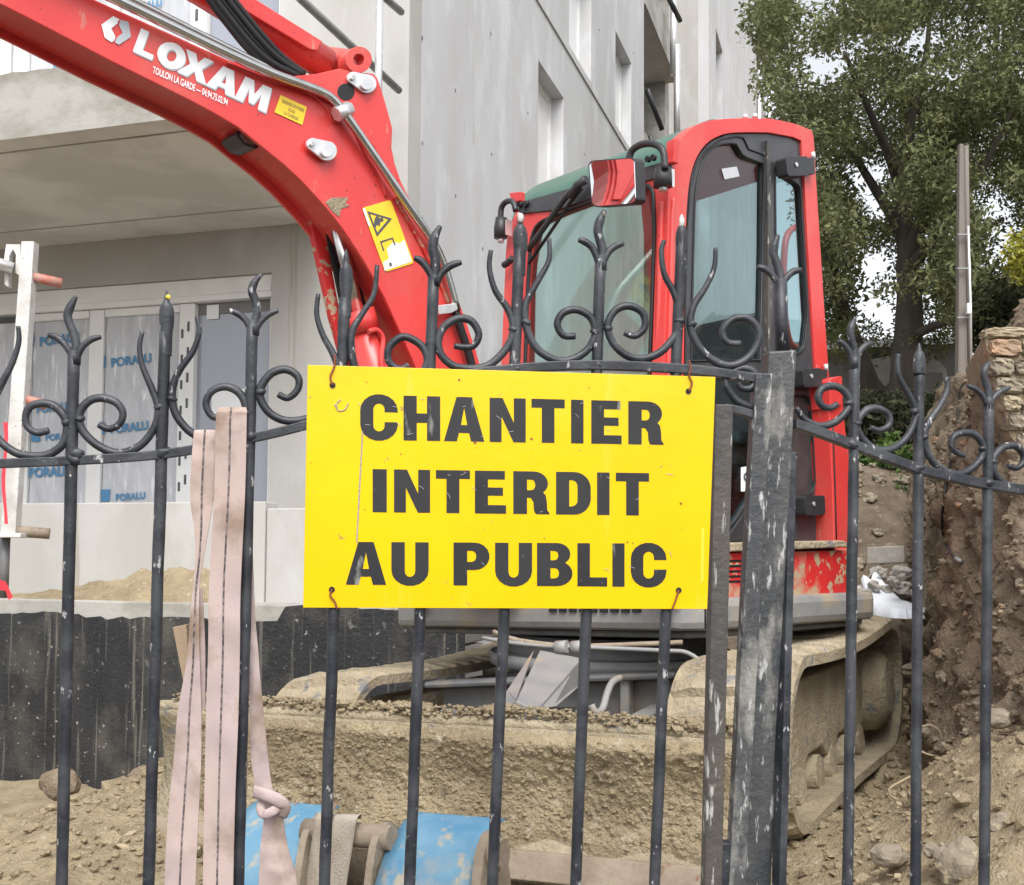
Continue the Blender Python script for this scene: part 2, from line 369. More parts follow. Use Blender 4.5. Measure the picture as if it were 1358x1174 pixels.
def text(name, body, pl, p_left, p_right, m, parent, off=0.002, h=None, bold=0.0, align=0.0):
    """flat lettering: baseline from pixel p_left to p_right on plane"""
    a, b = pl.px(*p_left, off), pl.px(*p_right, off)
    cu = bpy.data.curves.new(name, 'FONT'); cu.body = body; cu.extrude = 0.0; cu.offset = bold
    cu.size = 1.0; cu.materials.append(M[m])
    o = bpy.data.objects.new(name, cu); C.objects.link(o)
    bpy.context.view_layer.update()
    wdt = max(v[0] for v in o.bound_box) - min(v[0] for v in o.bound_box)
    x = (b - a); k = x.length / max(wdt, 1e-6)
    xd = x.normalized(); n = pl.n; yd = n.cross(xd).normalized()
    hh = k if h is None else h
    loc = a - (WL[parent.name] if parent else Vector())
    o.parent = parent
    o.matrix_local = Matrix(((xd.x * k, yd.x * hh, n.x * k, loc.x), (xd.y * k, yd.y * hh, n.y * k, loc.y), (xd.z * k, yd.z * hh, n.z * k, loc.z), (0, 0, 0, 1)))
    bpy.context.view_layer.update()
    me = bpy.data.meshes.new_from_object(o.evaluated_get(bpy.context.evaluated_depsgraph_get()))
    mw = o.matrix_local.copy(); bpy.data.objects.remove(o); bpy.data.curves.remove(cu)
    o = bpy.data.objects.new(name, me); C.objects.link(o); o.parent = parent; o.matrix_local = mw
    WL[o.name] = a
    return o

# ================================================================== GROUND
BANK0 = Vector((1.92, 5.0)); BANKD = Vector((0.31, 1.0))
def bank_x(y): return BANK0.x + BANKD.x * (y - 5.0)
def ground_z(x, y, fine=True):
    trk = sst(0.35, 0.75, x) * sst(2.9, 3.2, y) * (1 - sst(5.4, 5.9, y)) * (1 - sst(bank_x(y) - .42, bank_x(y) - .12, x))
    z = 0.61 + 0.09 * sst(0.4, -0.5, x) - 0.06 * trk
    t = sst(-0.95, -2.6, x) * sst(2.6, 6.4, y)
    z -= 0.66 * t
    z -= 0.10 * sst(-0.6, -1.6, x) * (1 - sst(3.0, 4.2, y))
    z -= 0.06 * sst(2.7, 1.7, y)
    rr = sst(0.2, 1.5, x)
    z += 0.50 * sst(5.4, 7.4, y) * rr + 1.15 * sst(7.4, 9.4, y) * sst(0.6, 1.8, x)
    z += 0.40 * math.exp(-(((x - 1.62) / 0.50) ** 2 + ((y - 3.35) / 0.75) ** 2))
    z += 0.30 * math.exp(-(((x - 1.5) / 0.45) ** 2 + ((y - 2.7) / 0.5) ** 2))
    z += 0.20 * math.exp(-(((x - 1.75) / 0.35) ** 2 + ((y - 6.1) / 0.8) ** 2))
    z += 0.10 * math.exp(-(((x + 1.25) / 0.4) ** 2 + ((y - 3.3) / 0.5) ** 2))
    if fine:
        flat = 1.0 - .7 * trk
        z += 0.075 * fbm((x, y, 0.3), 3, 1.6) * flat
        z += 0.05 * fbm((x, y, 9.3), 4, 6.0)
        if y < 5.2: z += 0.018 * noise.noise((x * 26, y * 26, 2.0)) + 0.010 * noise.noise((x * 55, y * 55, 4.0))
    return z
def grid_rows(xs, ys, f):
    return [[Vector((x, y, f(x, y))) for x in xs] for y in ys]
def lin(a, b, n): return [a + (b - a) * i / (n - 1) for i in range(n)]
xs = lin(-9, -3, 14)[:-1] + lin(-3, 2.4, 235)[:-1] + lin(2.4, 6, 24)
ys = lin(1.72, 2.2, 16)[:-1] + lin(2.2, 5.2, 140)[:-1] + lin(5.2, 11.5, 70)
mb = MB(); mb.sheet(grid_rows(xs, [y for y in ys if y <= 5.6], ground_z))
tag(mb.build('dirt_ground', 'soil', fixn=False), kind='structure')
ylast = [y for y in ys if y <= 5.6][-1]
x0_ = [x for x in xs if x <= -0.2][-1]
mb = MB(); mb.sheet(grid_rows([x for x in xs if x <= x0_], [y for y in ys if y >= ylast], ground_z))
tag(mb.build('trench_floor', 'soil', fixn=False), kind='structure')
mb = MB(); mb.sheet(grid_rows([x for x in xs if x >= x0_], [y for y in ys if y >= ylast], ground_z))
tag(mb.build('dirt_slope', 'soil_slope', fixn=False), kind='structure')
mb = MB(); mb.sheet([[Vector((x, y, 0.0 if y < 2 else -0.12)) for x in (-300, 300)] for y in (-60, 1.9)], False)
tag(mb.build('street', 'pavement', fixn=False), kind='structure')
mb = MB(); mb.sheet([[Vector((x, y, 0.02 + (0.5 if y > 40 else 0))) for x in (-300, -9, 6, 300)] for y in (1.8, 11.4, 60, 600)], False)
for v in mb.v: v.z -= 0.25
tag(mb.build('surrounding_land', 'soil_dark', fixn=False), kind='structure')
# retaining kerb under the gate
mb = MB(); mb.box((0.2, 1.80, 0.22), (1, 0.06, 0), (-0.06, 1, 0), (0, 0, 1), 3.2, 0.10, 0.28)
tag(mb.build('gate_threshold_wall', 'concrete', bevel=0.01), 'low concrete sill wall under the iron gate', 'wall')

# ================================================================== EARTH BANK ON THE RIGHT
def bank_pt(y, v):
    """v 0 foot .. 1 lip"""
    x = bank_x(y); top = 0.90 + 0.40 * sst(2.5, 3.3, y) + 0.62 * sst(3.4, 4.1, y) + 0.84 * sst(4.25, 4.6, y)
    if y > 7.2: top += 0.12 * (y - 7.2)
    z0 = 0.35
    z = z0 + (top - z0) * v
    lean = 0.16 * (1 - v) ** 3 - 0.40 * sst(.58, 1.05, v) * sst(4.1, 4.7, y) - .10 * v - .12 * v * (1 - sst(4.1, 4.7, y))
    nx = Vector((-BANKD.y, BANKD.x)).normalized()
    p = Vector((x, y, z))
    d = lean + 0.16 * fbm((y, z * .6, 3.0), 4, 1.9) + 0.12 * fbm((y * 1.8, z * .7, 5.0), 5, 4.5) + 0.05 * noise.noise((y * 17, z * 9, 1.0)) + .028 * noise.noise((y * 34, z * 22, 6.0)) + 0.10 * abs(noise.noise((y * 6, z * 4, 8.0)))
    return p + Vector((nx.x, nx.y, 0)) * d + Vector((0, 0, 0.05 * noise.noise((y * 3, z * 3, 7))))
ysb = lin(2.3, 6.5, 210)[:-1] + lin(6.5, 12.0, 110)
rows = []
for y in ysb:
    r = [bank_pt(y, v) for v in lin(0, 1, 110)]
    lip = r[-1]
    for k in range(1, 8):
        d = 0.25 * k ** 1.6
        r.append(lip + Vector((d, -0.31 * d * 0.3, 0.05 * fbm((y, k, 2), 2, 1.2) + 0.01 * k)))
    rows.append(r)
mb = MB(); mb.sheet(rows)
bank = tag(mb.build('earth_bank', 'soil_dark', fixn=False), kind='structure')
from mathutils.bvhtree import BVHTree
BANKT = BVHTree.FromPolygons([tuple(v) for v in mb.v], mb.f)
def on_bank(px, py, lift=.010):
    d = ray(px, py).normalized(); h = BANKT.ray_cast(O, d)[0]
    return (h if h is not None else at(px, py, 5.5)) - d * lift
# stones stuck in the cut face
bst = MB()
rs = random.Random(5)
shared = []
for i in range(7):
    m_ = MB(); m_.lump((0, 0, 0), 1.0, (1, 0.7, 0.75), i * 3 + 1, 0.3, 3 if i % 2 else 1)
    o = m_.build('stone', 'stone' if i % 3 else 'stone2', bank, origin=(0, 0, 0))
    shared.append(o.data); bpy.data.objects.remove(o)
for i in range(296):
    y = rs.uniform(3.5, 8.5); v = rs.uniform(0.08, 0.98)
    p = bank_pt(y, v)
    o = bpy.data.objects.new('stone', rs.choice(shared)); C.objects.link(o); o.parent = bank
    o.location = p - WL['earth_bank']
    s = rs.uniform(0.015, 0.04) * (1 + 1.2 * (rs.random() ** 4)) * (.5 if y < 4.2 else .85)
    o.scale = (s, s, s * rs.uniform(0.7, 1.2)); o.rotation_euler = (rs.uniform(-.6, .6), rs.uniform(-.6, .6), rs.uniform(0, 6))

ICO = []
_g = (1 + 5 ** .5) / 2
for a_ in (-1, 1):
    for b_ in (-_g, _g): ICO += [Vector((0, a_, b_)), Vector((a_, b_, 0)), Vector((b_, 0, a_))]
ICO = [v.normalized() for v in ICO]
ICF = []
for i in range(12):
    for j in range(i + 1, 12):
        for k in range(j + 1, 12):
            if max((ICO[i] - ICO[j]).length, (ICO[j] - ICO[k]).length, (ICO[i] - ICO[k]).length) < 1.1:
                n_ = (ICO[j] - ICO[i]).cross(ICO[k] - ICO[i]); ICF.append((i, j, k) if n_.dot(ICO[i]) > 0 else (i, k, j))
def clod(mb, c, s, rs, jit=.22):
    st = Vector((rs.uniform(.75, 1.25), rs.uniform(.75, 1.25), rs.uniform(.55, 1.0))); o = len(mb.v)
    mb.v += [c + Vector((v.x * st.x, v.y * st.y, v.z * st.z)) * (s * (1 + rs.uniform(-jit, jit))) for v in ICO]
    mb.f += [(a + o, b + o, d + o) for a, b, d in ICF]; mb.sm += [False] * 20
# ================================================================== CLODS
rs = random.Random(11)
cl = MB()
n = 0
while n < 11000:
    x = rs.uniform(-2.6, 2.3); y = 2.0 + 4.5 * rs.random() ** 1.6
    if x > bank_x(y) + 0.1: continue
    s = 0.005 + 0.011 * rs.random() ** 2 + (0.03 * rs.random() if rs.random() < 0.06 else 0)
    s *= (1.0 if y < 4 else 1.5)
    z = ground_z(x, y)
    clod(cl, Vector((x, y, z + s * 0.2)), s, rs)
    n += 1
tag(cl.build('dirt_clods', 'soil', fixn=False), kind='stuff')
ch = MB(); rs = random.Random(77)
for i in range(420):
    x = rs.uniform(-2.4, 2.0); y = 2.2 + 3.2 * rs.random(); z = ground_z(x, y) + .006
    a = rs.uniform(0, 6.28); l_ = rs.uniform(.008, .026); w2 = l_ * rs.uniform(.25, .7); t_ = Vector((math.cos(a), math.sin(a), rs.uniform(-.3, .3))); b_ = Vector((-math.sin(a), math.cos(a), rs.uniform(-.5, .5))); c = Vector((x, y, z))
    p4 = [c - t_ * l_, c - b_ * w2, c + t_ * l_ * .9, c + b_ * w2]
    ch.hexa(p4 + [p + Vector((0, 0, .004)) for p in p4])
tag(ch.build('wood_chips', 'straw', fixn=False), kind='stuff')
bc = MB(); rs = random.Random(41)
for i in range(6500):
    y = 3.3 + 5.2 * rs.random() ** 1.3; v = rs.uniform(.05, 1.0)
    clod(bc, bank_pt(y, v), (.006 + .016 * rs.random() ** 2.5) * (1 if y < 6 else 1.3), rs)
tag(bc.build('bank_crumbs', 'soil_dark', fixn=False), kind='stuff')
def rock(px, py, Y, r, label, m='stone', sq=(1, .8, .8), seed=1, name='rock', cat='rock', rough=0.17, group='rocks in the dirt'):
    p = at(px, py, Y)
    mb = MB(); mb.lump(p, r, sq, seed, rough, 3)
    return tag(mb.build(name, m), label, cat, group)
rock(1274, 1150, 2.75, 0.070, 'large pale rock lying in the dirt heap at the bottom right', 'stone', (0.8, .8, 1), 3)
rock(1180, 1135, 2.9, 0.042, 'flat tan rock half buried in dirt right of the gate post', 'stone', (1.1, .8, .7), 8)
rock(1322, 952, 3.3, 0.042, 'sandy rounded rock on the crest of the dirt heap', 'stone', (1, .8, .7), 5)
rock(1330, 1095, 2.8, 0.036, 'angular grey brown rock above the bottom right corner', 'stone', (1, .8, .8), 15)
rock(1235, 1128, 2.8, 0.022, 'small tan rock just left of the large pale rock', 'stone', (1, .8, .8), 21)
rock(82, 1040, 5.6, 0.095, 'brown dirt lump against the foot of the black wall', 'soil_dark', (1, .7, .8), 12)
rock(190, 1028, 5.4, 0.06, 'small dirt lump beside the second bar at the black wall foot', 'soil_dark', (1, .7, .8), 14)
rock(1340, 1018, 3.0, 0.032, 'yellowish stone in the heap near the right edge', 'stone', (1, .8, .8), 33)
rock(1235, 890, 5.2, 0.10, 'grey stone slab at the foot of the earth bank behind the track', 'stone', (1.3, .8, .5), 37)

# cinder block behind the excavator
cb = MB(); p = at(1175, 736, 7.4); ax = Vector((0.94, -0.34, 0.05)); ay = Vector((0.34, 0.94, 0)); 
cbt = thing('concrete_block', p - Vector((0, 0, .09)), 'grey hollow concrete block lying on the dirt behind the excavator', 'block')
cb.box(p, ax, ay, (0, 0, 1), .115, .07, .055); cb.build('shell', 'block', cbt, bevel=0.006)
for s in (-1, 0, 1):
    h = MB(); h.box(p + ax.normalized() * s * .070 + Vector((0, 0, .056)), ax, ay, (0, 0, 1), .026, .045, .003); h.build('cavity', 'soil_dark', cbt)

# white slurry puddle
rows = []
for i in range(15):
    t = i / 14
    r = []
    for j in range(90):
        a = 2 * math.pi * j / 90
        rad = (1 + 0.30 * noise.noise((math.cos(a) * 1.6, math.sin(a) * 1.6, 4)) + .18 * noise.noise((math.cos(a) * 5, math.sin(a) * 5, 9))) * t
        q = at(1180, 803, 6.4)
        x = q.x + 0.18 * rad * math.cos(a) + 0.03 * math.sin(a); y = q.y + 0.55 * rad * math.sin(a)
        r.append(Vector((x, y, q.z + 0.004 - (0.05 if i == 14 else 0) + 0.30 * sst(0.1, 0.9, y - q.y))))
    rows.append(r)
mb = MB(); mb.sheet(rows, True, True)
tag(mb.build('slurry_puddle', 'slurry', fixn=False), kind='structure')
rb = MB(); rs = random.Random(3)
for i in range(30):
    p = at(rs.uniform(1138, 1232), rs.uniform(758, 792), rs.uniform(6.5, 7.1)); rb.lump(p, rs.uniform(.015, .05), (1, 1, .8), i, .35, 3)
tag(rb.build('slurry_rubble', M['block']), kind='stuff')
rb = MB()
for i in range(90):
    x = rs.uniform(1.5, 3.4); y = rs.uniform(7.2, 9.3)
    rb.lump((x, y, ground_z(x, y) + .01), rs.uniform(.02, .07), (1, 1, .8), i + 70, .35, 3)
tag(rb.build('bank_rubble', 'stone'), kind='stuff')

# ================================================================== BUILDING
K = Vector((-0.826, 8.6, EYE))
dl = Vector((-0.954, 0.299, 0)).normalized(); ds = Vector((0.299, 0.954, 0)).normalized()
PW = Plane(K, -ds, dl)
PS = Plane(K, -dl, ds)
bld = thing('apartment_block', (-0.826, 8.6, 0), 'unfinished raw concrete apartment block behind the red excavator', 'building')
def uvp(pl, u, v, off=0.0): return pl.p0 + pl.x * u + Vector((0, 0, v)) + pl.n * off
def wquad(pl, u0, v0, u1, v1): return [(u0, v0), (u1, v0), (u1, v1), (u0, v1)]
def wall(name, pl, outer, holes, th, m, off=0.0, parent=None, bevel=0.0):
    mb = MB()
    mb.prism([[uvp(pl, a, b, off) for a, b in l] for l in [outer] + holes], -pl.n * th)
    return mb.build(name, m, parent if parent is not None else bld, bevel=bevel)
def slabbox(name, pl, u0, u1, o0, o1, v0, v1, m, parent=None, bevel=0.0):
    mb = MB(); mb.hexa([uvp(pl, u0, v0, o0), uvp(pl, u1, v0, o0), uvp(pl, u1, v0, o1), uvp(pl, u0, v0, o1), uvp(pl, u0, v1, o0), uvp(pl, u1, v1, o0), uvp(pl, u1, v1, o1), uvp(pl, u0, v1, o1)])
    return mb.build(name, m, parent if parent is not None else bld, bevel=bevel)
u_r = PW.uv(358, 500)[0]; u_l = PW.uv(-70, 500)[0]
v_t = PW.uv(300, 366)[1]; v_b = PW.uv(300, 740)[1]
v_ceil = PW.uv(115, 322)[1]
pf = onp(115, 172, (0, 0, EYE + v_ceil), Vector((0, 0, 1)))
d_slab = (pf - K).dot(PW.n)
PF = Plane(K + PW.n * d_slab, PW.n, dl)
v_slabtop = PF.uv(100, 92)[1]
u_send = PF.uv(238, 160)[0]
u2_r = PW.uv(371, 10)[0]; u2_l = u_l
v2_b = v_slabtop + 0.02; v2_t = v2_b + 2.25
wall('front_wall', PW, wquad(PW, 0.0, -2.6, 7.5, 9.5), [wquad(PW, u_r, v_b, u_l, v_t), wquad(PW, u2_r, v2_b, u2_l, v2_t)], 0.25, 'concrete')
slab = slabbox('balcony_slab', PW, u_send, 7.6, 0.003, d_slab, v_ceil, v_slabtop, 'concrete_soffit', bevel=0.008)
# upstand on the slab edge, roughly cast
rows = []
for i in range(70):
    u = u_send + (7.6 - u_send) * i / 69
    r = []
    for j in range(12):
        v = v_ceil - 0.004 + (v_slabtop - v_ceil + 0.03) * j / 11
        e = 0.012 + 0.006 * fbm((u, v, 1), 3, 6) + (0.01 * noise.noise((u * 9, 0, 2)) if j == 11 else 0)
        r.append(uvp(PW, u, v + (0.02 * noise.noise((u * 7, 3, 2)) if j == 11 else 0), d_slab + e))
    rows.append(r)
mb = MB(); mb.sheet(rows); sf = mb.build('slab_edge', 'concrete_light', slab, fixn=False)
slabbox('formwork_seam', PW, u_send + .05, 7.5, d_slab - 0.20, d_slab - 0.185, v_ceil - 0.006, v_ceil - 0.001, 'concrete_light', slab)
slabbox('formwork_seam', PW, u_send + .05, 7.5, 0.45, 0.465, v_ceil - 0.006, v_ceil - 0.001, 'concrete', slab)
slabbox('interior_back', PW, -0.0 + .4, 7.4, -2.6, -2.5, -2, 9, 'render_grey')
def ux(px, py=520): return PW.uv(px, py)[0]
def vy(py, px=215): return PW.uv(px, py)[1]
def window_ground():
    f = MB(); o0, o1 = -0.06, -0.14
    def bar(u0, v0, u1, v1, a=o0, b=o1):
        f.hexa([uvp(PW, u0, v0, a), uvp(PW, u1, v0, a), uvp(PW, u1, v0, b), uvp(PW, u0, v0, b), uvp(PW, u0, v1, a), uvp(PW, u1, v1, a), uvp(PW, u1, v1, b), uvp(PW, u0, v1, b)])
    vt = v_t; vtop = vy(402)
    bar(u_r + .003, vtop, u_l - .003, vt - .003, -0.03, -0.13)             # shutter box
    bar(u_r + .003, v_b, ux(351), vtop - .003)
    bar(ux(250), v_b, ux(230), vtop - .003)
    bar(ux(128), v_b, ux(109), vtop - .003, o0 - .01)
    bar(ux(31), v_b, ux(12), vtop - .003, o0 - .01)
    bar(ux(229), vy(413), ux(129), vtop - .003, o0 - .01); bar(ux(108), vy(413), ux(32), vtop - .003, o0 - .01)
    w_ = f.build('window', 'pvc', bld, bevel=0.006)
    slabbox('shutter_rail', PW, u_r + .02, u_l - .02, -0.02, -0.03, vtop + .05, vtop + .075, 'pvc', w_)
    def filmpane(u0, u1, v0, v1, sd):
        rows = []
        for i in range(26):
            r = []
            for j in range(44):
                u = u0 + (u1 - u0) * i / 25; v = v0 + (v1 - v0) * j / 43
                e = 0.012 * fbm((u * 3 + v * 1.6, v * .8, sd), 3, 2.0) + 0.006 * noise.noise(((u - v * .5) * 14, v * 2, sd))
                r.append(uvp(PW, u, v, -0.10 + e))
            rows.append(r)
        mb = MB(); mb.sheet(rows); return mb.build('film', 'film', w_, fixn=False)
    filmpane(ux(108), ux(32), v_b, vy(412), 1.0)
    filmpane(ux(229), ux(129), v_b, vy(412), 5.0)
    filmpane(ux(11), u_l, v_b, vy(412), 8.0)
    slabbox('pane', PW, ux(350), ux(251), -0.12, -0.13, v_b, vtop, 'pane', w_)
    slabbox('blind', PW, ux(350), ux(251), -0.115, -0.119, vy(412, 300), vtop - .004, 'render_grey', w_)
    slabbox('paper_notice', PW, ux(322, 520), ux(271, 520), -0.108, -0.112, vy(550, 300), vy(514, 300), 'white_vinyl', w_)
    slabbox('paper_notice', PW, ux(278), ux(262), -0.108, -0.112, vy(420, 270), vy(401, 270), 'white_vinyl', w_)
    for (a, b) in (((52, 459), (104, 452)), ((147, 487), (200, 480)), ((146, 575), (196, 569)), ((38, 633), (92, 630)), ((153, 664), (192, 661)), ((48, 548), (94, 543)), ((60, 585), (98, 581))):
        text('film_print', 'PORALU', PW, a, b, 'film_ink', w_, off=-0.0865, bold=0.035)
        mb = MB(); q = PW.px(a[0] - 13, a[1] - 7, -0.0865); mb.box(q, dl, (0, 0, 1), ds, .042, .05, .0015); mb.build('film_logo', 'film_ink', w_)
    for py in range(425, 660, 34):
        slabbox('label_mark', PW, ux(244), ux(241), -0.057, -0.0595, vy(py + 13, 243), vy(py, 243), 'label_ink', w_)
        slabbox('label_mark', PW, ux(236), ux(233), -0.057, -0.0595, vy(py + 22, 235), vy(py + 10, 235), 'label_ink', w_)
window_ground()
def window_upper():
    f = MB()
    def bar(u0, v0, u1, v1, a=-0.06, b=-0.14):
        f.hexa([uvp(PW, u0, v0, a), uvp(PW, u1, v0, a), uvp(PW, u1, v0, b), uvp(PW, u0, v0, b), uvp(PW, u0, v1, a), uvp(PW, u1, v1, a), uvp(PW, u1, v1, b), uvp(PW, u0, v1, b)])
    X = lambda px: PW.uv(px, 40)[0]
    bar(X(268), v2_b, X(246), v2_t); bar(X(30), v2_b, X(12), v2_t); bar(X(8), v2_b, X(-6), v2_t); bar(X(150), v2_b, X(135), v2_t)
    bar(u2_r + .003, v2_b, X(364), v2_t)
    w_ = f.build('window', 'pvc', bld, bevel=0.006)
    for a, b, s in ((245, 151, 1), (134, 31, 2), (-7, -60, 3)):
        rows = []
        for i in range(20):
            r = []
            for j in range(30):
                u = X(a) + (X(b) - X(a)) * i / 19; v = v2_b + (v2_t - v2_b) * j / 29
                r.append(uvp(PW, u, v, -0.10 + 0.012 * fbm((u * 3, v, s), 3, 2.2)))
            rows.append(r)
        mb = MB(); mb.sheet(rows); mb.build('film', 'film', w_, fixn=False)
    slabbox('pane', PW, X(363), X(269), -0.12, -0.13, v2_b, v2_t, 'pane', w_)
    for (a, b) in (((70, 96), (110, 91)), ((172, 14), (214, 8))):
        text('film_print', 'PORALU', PW, a, b, 'film_ink', w_, off=-0.0865, bold=0.035)
    for py in (8, 34):
        slabbox('label_mark', PW, X(257), X(253), -0.057, -0.0595, PW.uv(255, py + 16)[1], PW.uv(255, py)[1], 'label_ink', w_)
window_upper()
# terrace: parapet, ledge, bitumen wall
pp = at(100, 667, 7.6); d_par = (pp - K).dot(PW.n); v_par = pp.z - EYE
PP = Plane(K + PW.n * d_par, PW.n, dl)
v_led = PP.uv(100, 793)[1]
u_split = PP.uv(352, 700)[0]; u_pe = PP.uv(640, 700)[0]
par = slabbox('terrace_parapet', PW, u_split + .004, 7.5, d_par - 0.16, d_par, v_led - .1, v_par, 'concrete', bevel=0.008)
slabbox('terrace_parapet', PW, u_pe, u_split, d_par - 0.16, d_par - 0.012, v_led - .1, PP.uv(380, 674)[1], 'concrete', bevel=0.008)
slabbox('terrace_slab', PW, u_pe, 7.5, 0.004, d_par + 0.28, v_led - 0.20, v_led, 'concrete_light', bevel=0.01)
d_led = d_par + 0.28
PL = Plane(K + PW.n * d_led, PW.n, dl)
v_bit = PL.uv(100, 816)[1]
rows = []
us = lin(u_pe, 7.5, 160)
top = [uvp(PW, u, v_bit + 0.035 * noise.noise((u * 2.1, 1, 1)) + 0.018 * noise.noise((u * 12, 2, 1)) + (0.09 if u < u_split - .3 else 0), d_led + 0.006) for u in us]
bw = MB(); bw.sheet([[uvp(PW, u, -2.2, d_led + 0.006) for u in us], [uvp(PW, u, v_bit - .3, d_led + 0.006 + .004 * noise.noise((u * 8, 0, 0))) for u in us], top])
bw.build('bitumen_coating', 'bitumen', bld, fixn=False)
slabbox('basement_wall', PW, u_pe, 7.5, d_led - 0.3, d_led, -2.4, v_led - 0.21, 'concrete')
mb = MB()                                                       # sand on the ledge
rows = []
for i in range(60):
    t = i / 59; px = 5 + 300 * t
    h = 0.015 + 0.19 * sst(0.0, 0.85, t) * (1 - sst(0.9, 1.0, t)); u = PP.uv(px, 790)[0]
    rows.append([uvp(PW, u, v_led + h * (1 - k / 7) * (1 + .5 * noise.noise((t * 9, k * .6, 3))) + 0.02 * noise.noise((u * 12, k, 1)) - (0.02 if k == 7 else 0), d_par + 0.002 + 0.25 * k / 7) for k in range(8)])
mb.sheet(rows); tag(mb.build('ledge_sand', 'soil', bld, fixn=False), kind='stuff')
tag(bpy.data.objects['ledge_sand'], kind='stuff')

# side wall
def S(px, py): return PS.uv(px, py)
def side_hole(pxl, pyl, pxr, pyr, vb, vt=None):
    a = S(pxl, pyl); b = S(pxr, pyr)
    return a[0], b[0], vb, (vt if vt is not None else (a[1] + b[1]) / 2)
w1 = side_hole(714, 80, 747.5, 130, S(714, 80)[1] - 1.35)
vs2 = S(754.5, 59)[1]
w2 = (S(754.5, 59)[0], S(784, 100)[0], vs2, vs2 + 1.35)
w3 = (S(816, 163)[0], S(837, 195)[0], vs2, vs2 + 1.35)
s_end = S(854, 60)[0]
s_far0 = S(940, 60)[0]; s_far1 = S(1003, 60)[0]
vj = vs2 - 0.12
s_a, s_b = S(629, 100)[0], S(678, 100)[0]
g = 0.006
def panel(u0, v0, u1, v1, holes=()):
    return wall('wall_panel', PS, wquad(PS, u0 + g, v0 + g, u1 - g, v1 - g), [wquad(PS, h[0], h[2], h[1], h[3]) for h in holes], 0.22, 'concrete_side')
VT = 16.0
panel(.256, -2.6, s_a, vj); panel(s_a, -2.6, s_b, vj); panel(s_b, -2.6, s_end, vj, [w1])
panel(.256, vj, s_a, VT); panel(s_a, vj, s_b, VT); panel(s_b, vj, s_end, VT, [w2, w3])
slabbox('wall_backing', PS, 0.30, s_end - .02, -0.26, -0.33, -2.5, VT - .1, 'render_grey')
slabbox('floor_band', PS, s_b + .1, s_end - .02, 0.018, -0.1, vj - 0.012, vj + 0.012, 'concrete', bevel=.004)
for h in (w1, w2, w3):
    fr = MB(); a, b, c_, d = h
    for (x0, y0, x1, y1) in ((a, c_, a + .07, d), (b - .07, c_, b, d), (a + .073, d - .07, b - .073, d), (a + .073, c_, b - .073, c_ + .07)):
        fr.hexa([uvp(PS, x0, y0, -.15), uvp(PS, x1, y0, -.15), uvp(PS, x1, y0, -.21), uvp(PS, x0, y0, -.21), uvp(PS, x0, y1, -.15), uvp(PS, x1, y1, -.15), uvp(PS, x1, y1, -.21), uvp(PS, x0, y1, -.21)])
    wf = fr.build('window', 'pvc', bld)
    slabbox('shutter', PS, a + .073, b - .073, -.17, -.19, c_ + .073, d - .073, 'white_vinyl' if h is not w1 else 'pvc', wf)
rs = random.Random(14)
for (px, py) in ((560, 50), (560, 190), (604, 120), (604, 260), (651, 45), (652, 205), (700, 150), (700, 260), (775, 205), (795, 40), (590, 350), (640, 330), (840, 70), (560, 290)):
    c = PS.px(px, py, .001); mb = MB(); mb.tube([c, c + PS.n * .002], .016, 10); mb.build('tie_hole', 'render_grey', bld)
for (px, py, r) in ((650, 44, .03), (616, 168, .035), (628, 178, .03), (703, 115, .025), (640, 197, .022)):
    c = PS.px(px, py, .002); mb = MB(); mb.prism([[c + PS.x * (r * .35 * math.cos(a * .7)) * (1 + .5 * noise.noise((a * 3, px, 1))) + Z0 * (r * 2.2 * math.sin(a * .7)) * (1 + .4 * noise.noise((a * 2, py, 2))) for a in range(9)]], -PS.n * .0015); mb.build('scar', 'concrete', bld)
# the recessed bay with balconies, and the farther bay
slabbox('bay_back_wall', PS, s_end, s_far0, -3.0, -3.2, -2.5, VT, 'concrete')
slabbox('bay_end_wall', PS, s_end - .2, s_end - .003, -0.34, -3.0, -2.5, VT, 'concrete')
slabbox('farther_bay', PS, s_far0, s_far1, 0.0, -6.0, -2.5, S(1003, 16)[1] + 6, 'concrete_side') if False else None
f1 = side_hole(949.3, 41, 958.2, 65, S(949.3, 41)[1] - 2.4)
vf = S(975, 75)[1]
wall('farther_front', PS, wquad(PS, s_far0, -2.5, s_far1, VT + 6), [wquad(PS, f1[0], f1[2], f1[1], f1[3])], 0.25, 'concrete_side')
slabbox('farther_end_wall', PS, s_far0 + .003, s_far0 + .25, -0.253, -6.0, -2.5, VT + 6, 'concrete')
slabbox('window_back', PS, f1[0] - .2, f1[1] + .2, -0.3, -0.35, f1[2] - .2, f1[3] + .2, 'render_grey')
vbal = S(875, 55)[1]
for k in (-1, 0, 1):
    v = vbal + 2.75 * k
    b_ = slabbox('balcony', PS, s_end + .01, S(897, 112)[0], 0.0, -2.9, v, v + .22, 'concrete')
    slabbox('balcony_edge', PS, s_end + .01, S(897, 112)[0], 0.02, 0.004, v - .02, v + 0.62, 'concrete_light', b_)
vb2 = S(1011, 46)[1]
for k in (-1, 0, 1):
    v = vb2 + 3.1 * k
    slabbox('balcony', PS, s_far1 + .01, S(1019.5, 79)[0], 0.0, -4, v, v + .8, 'concrete_light')
slabbox('bay_column', PS, S(897, 112)[0] - .1, S(897, 112)[0] + .35, -0.2, -0.6, -2.5, VT, 'concrete_light')

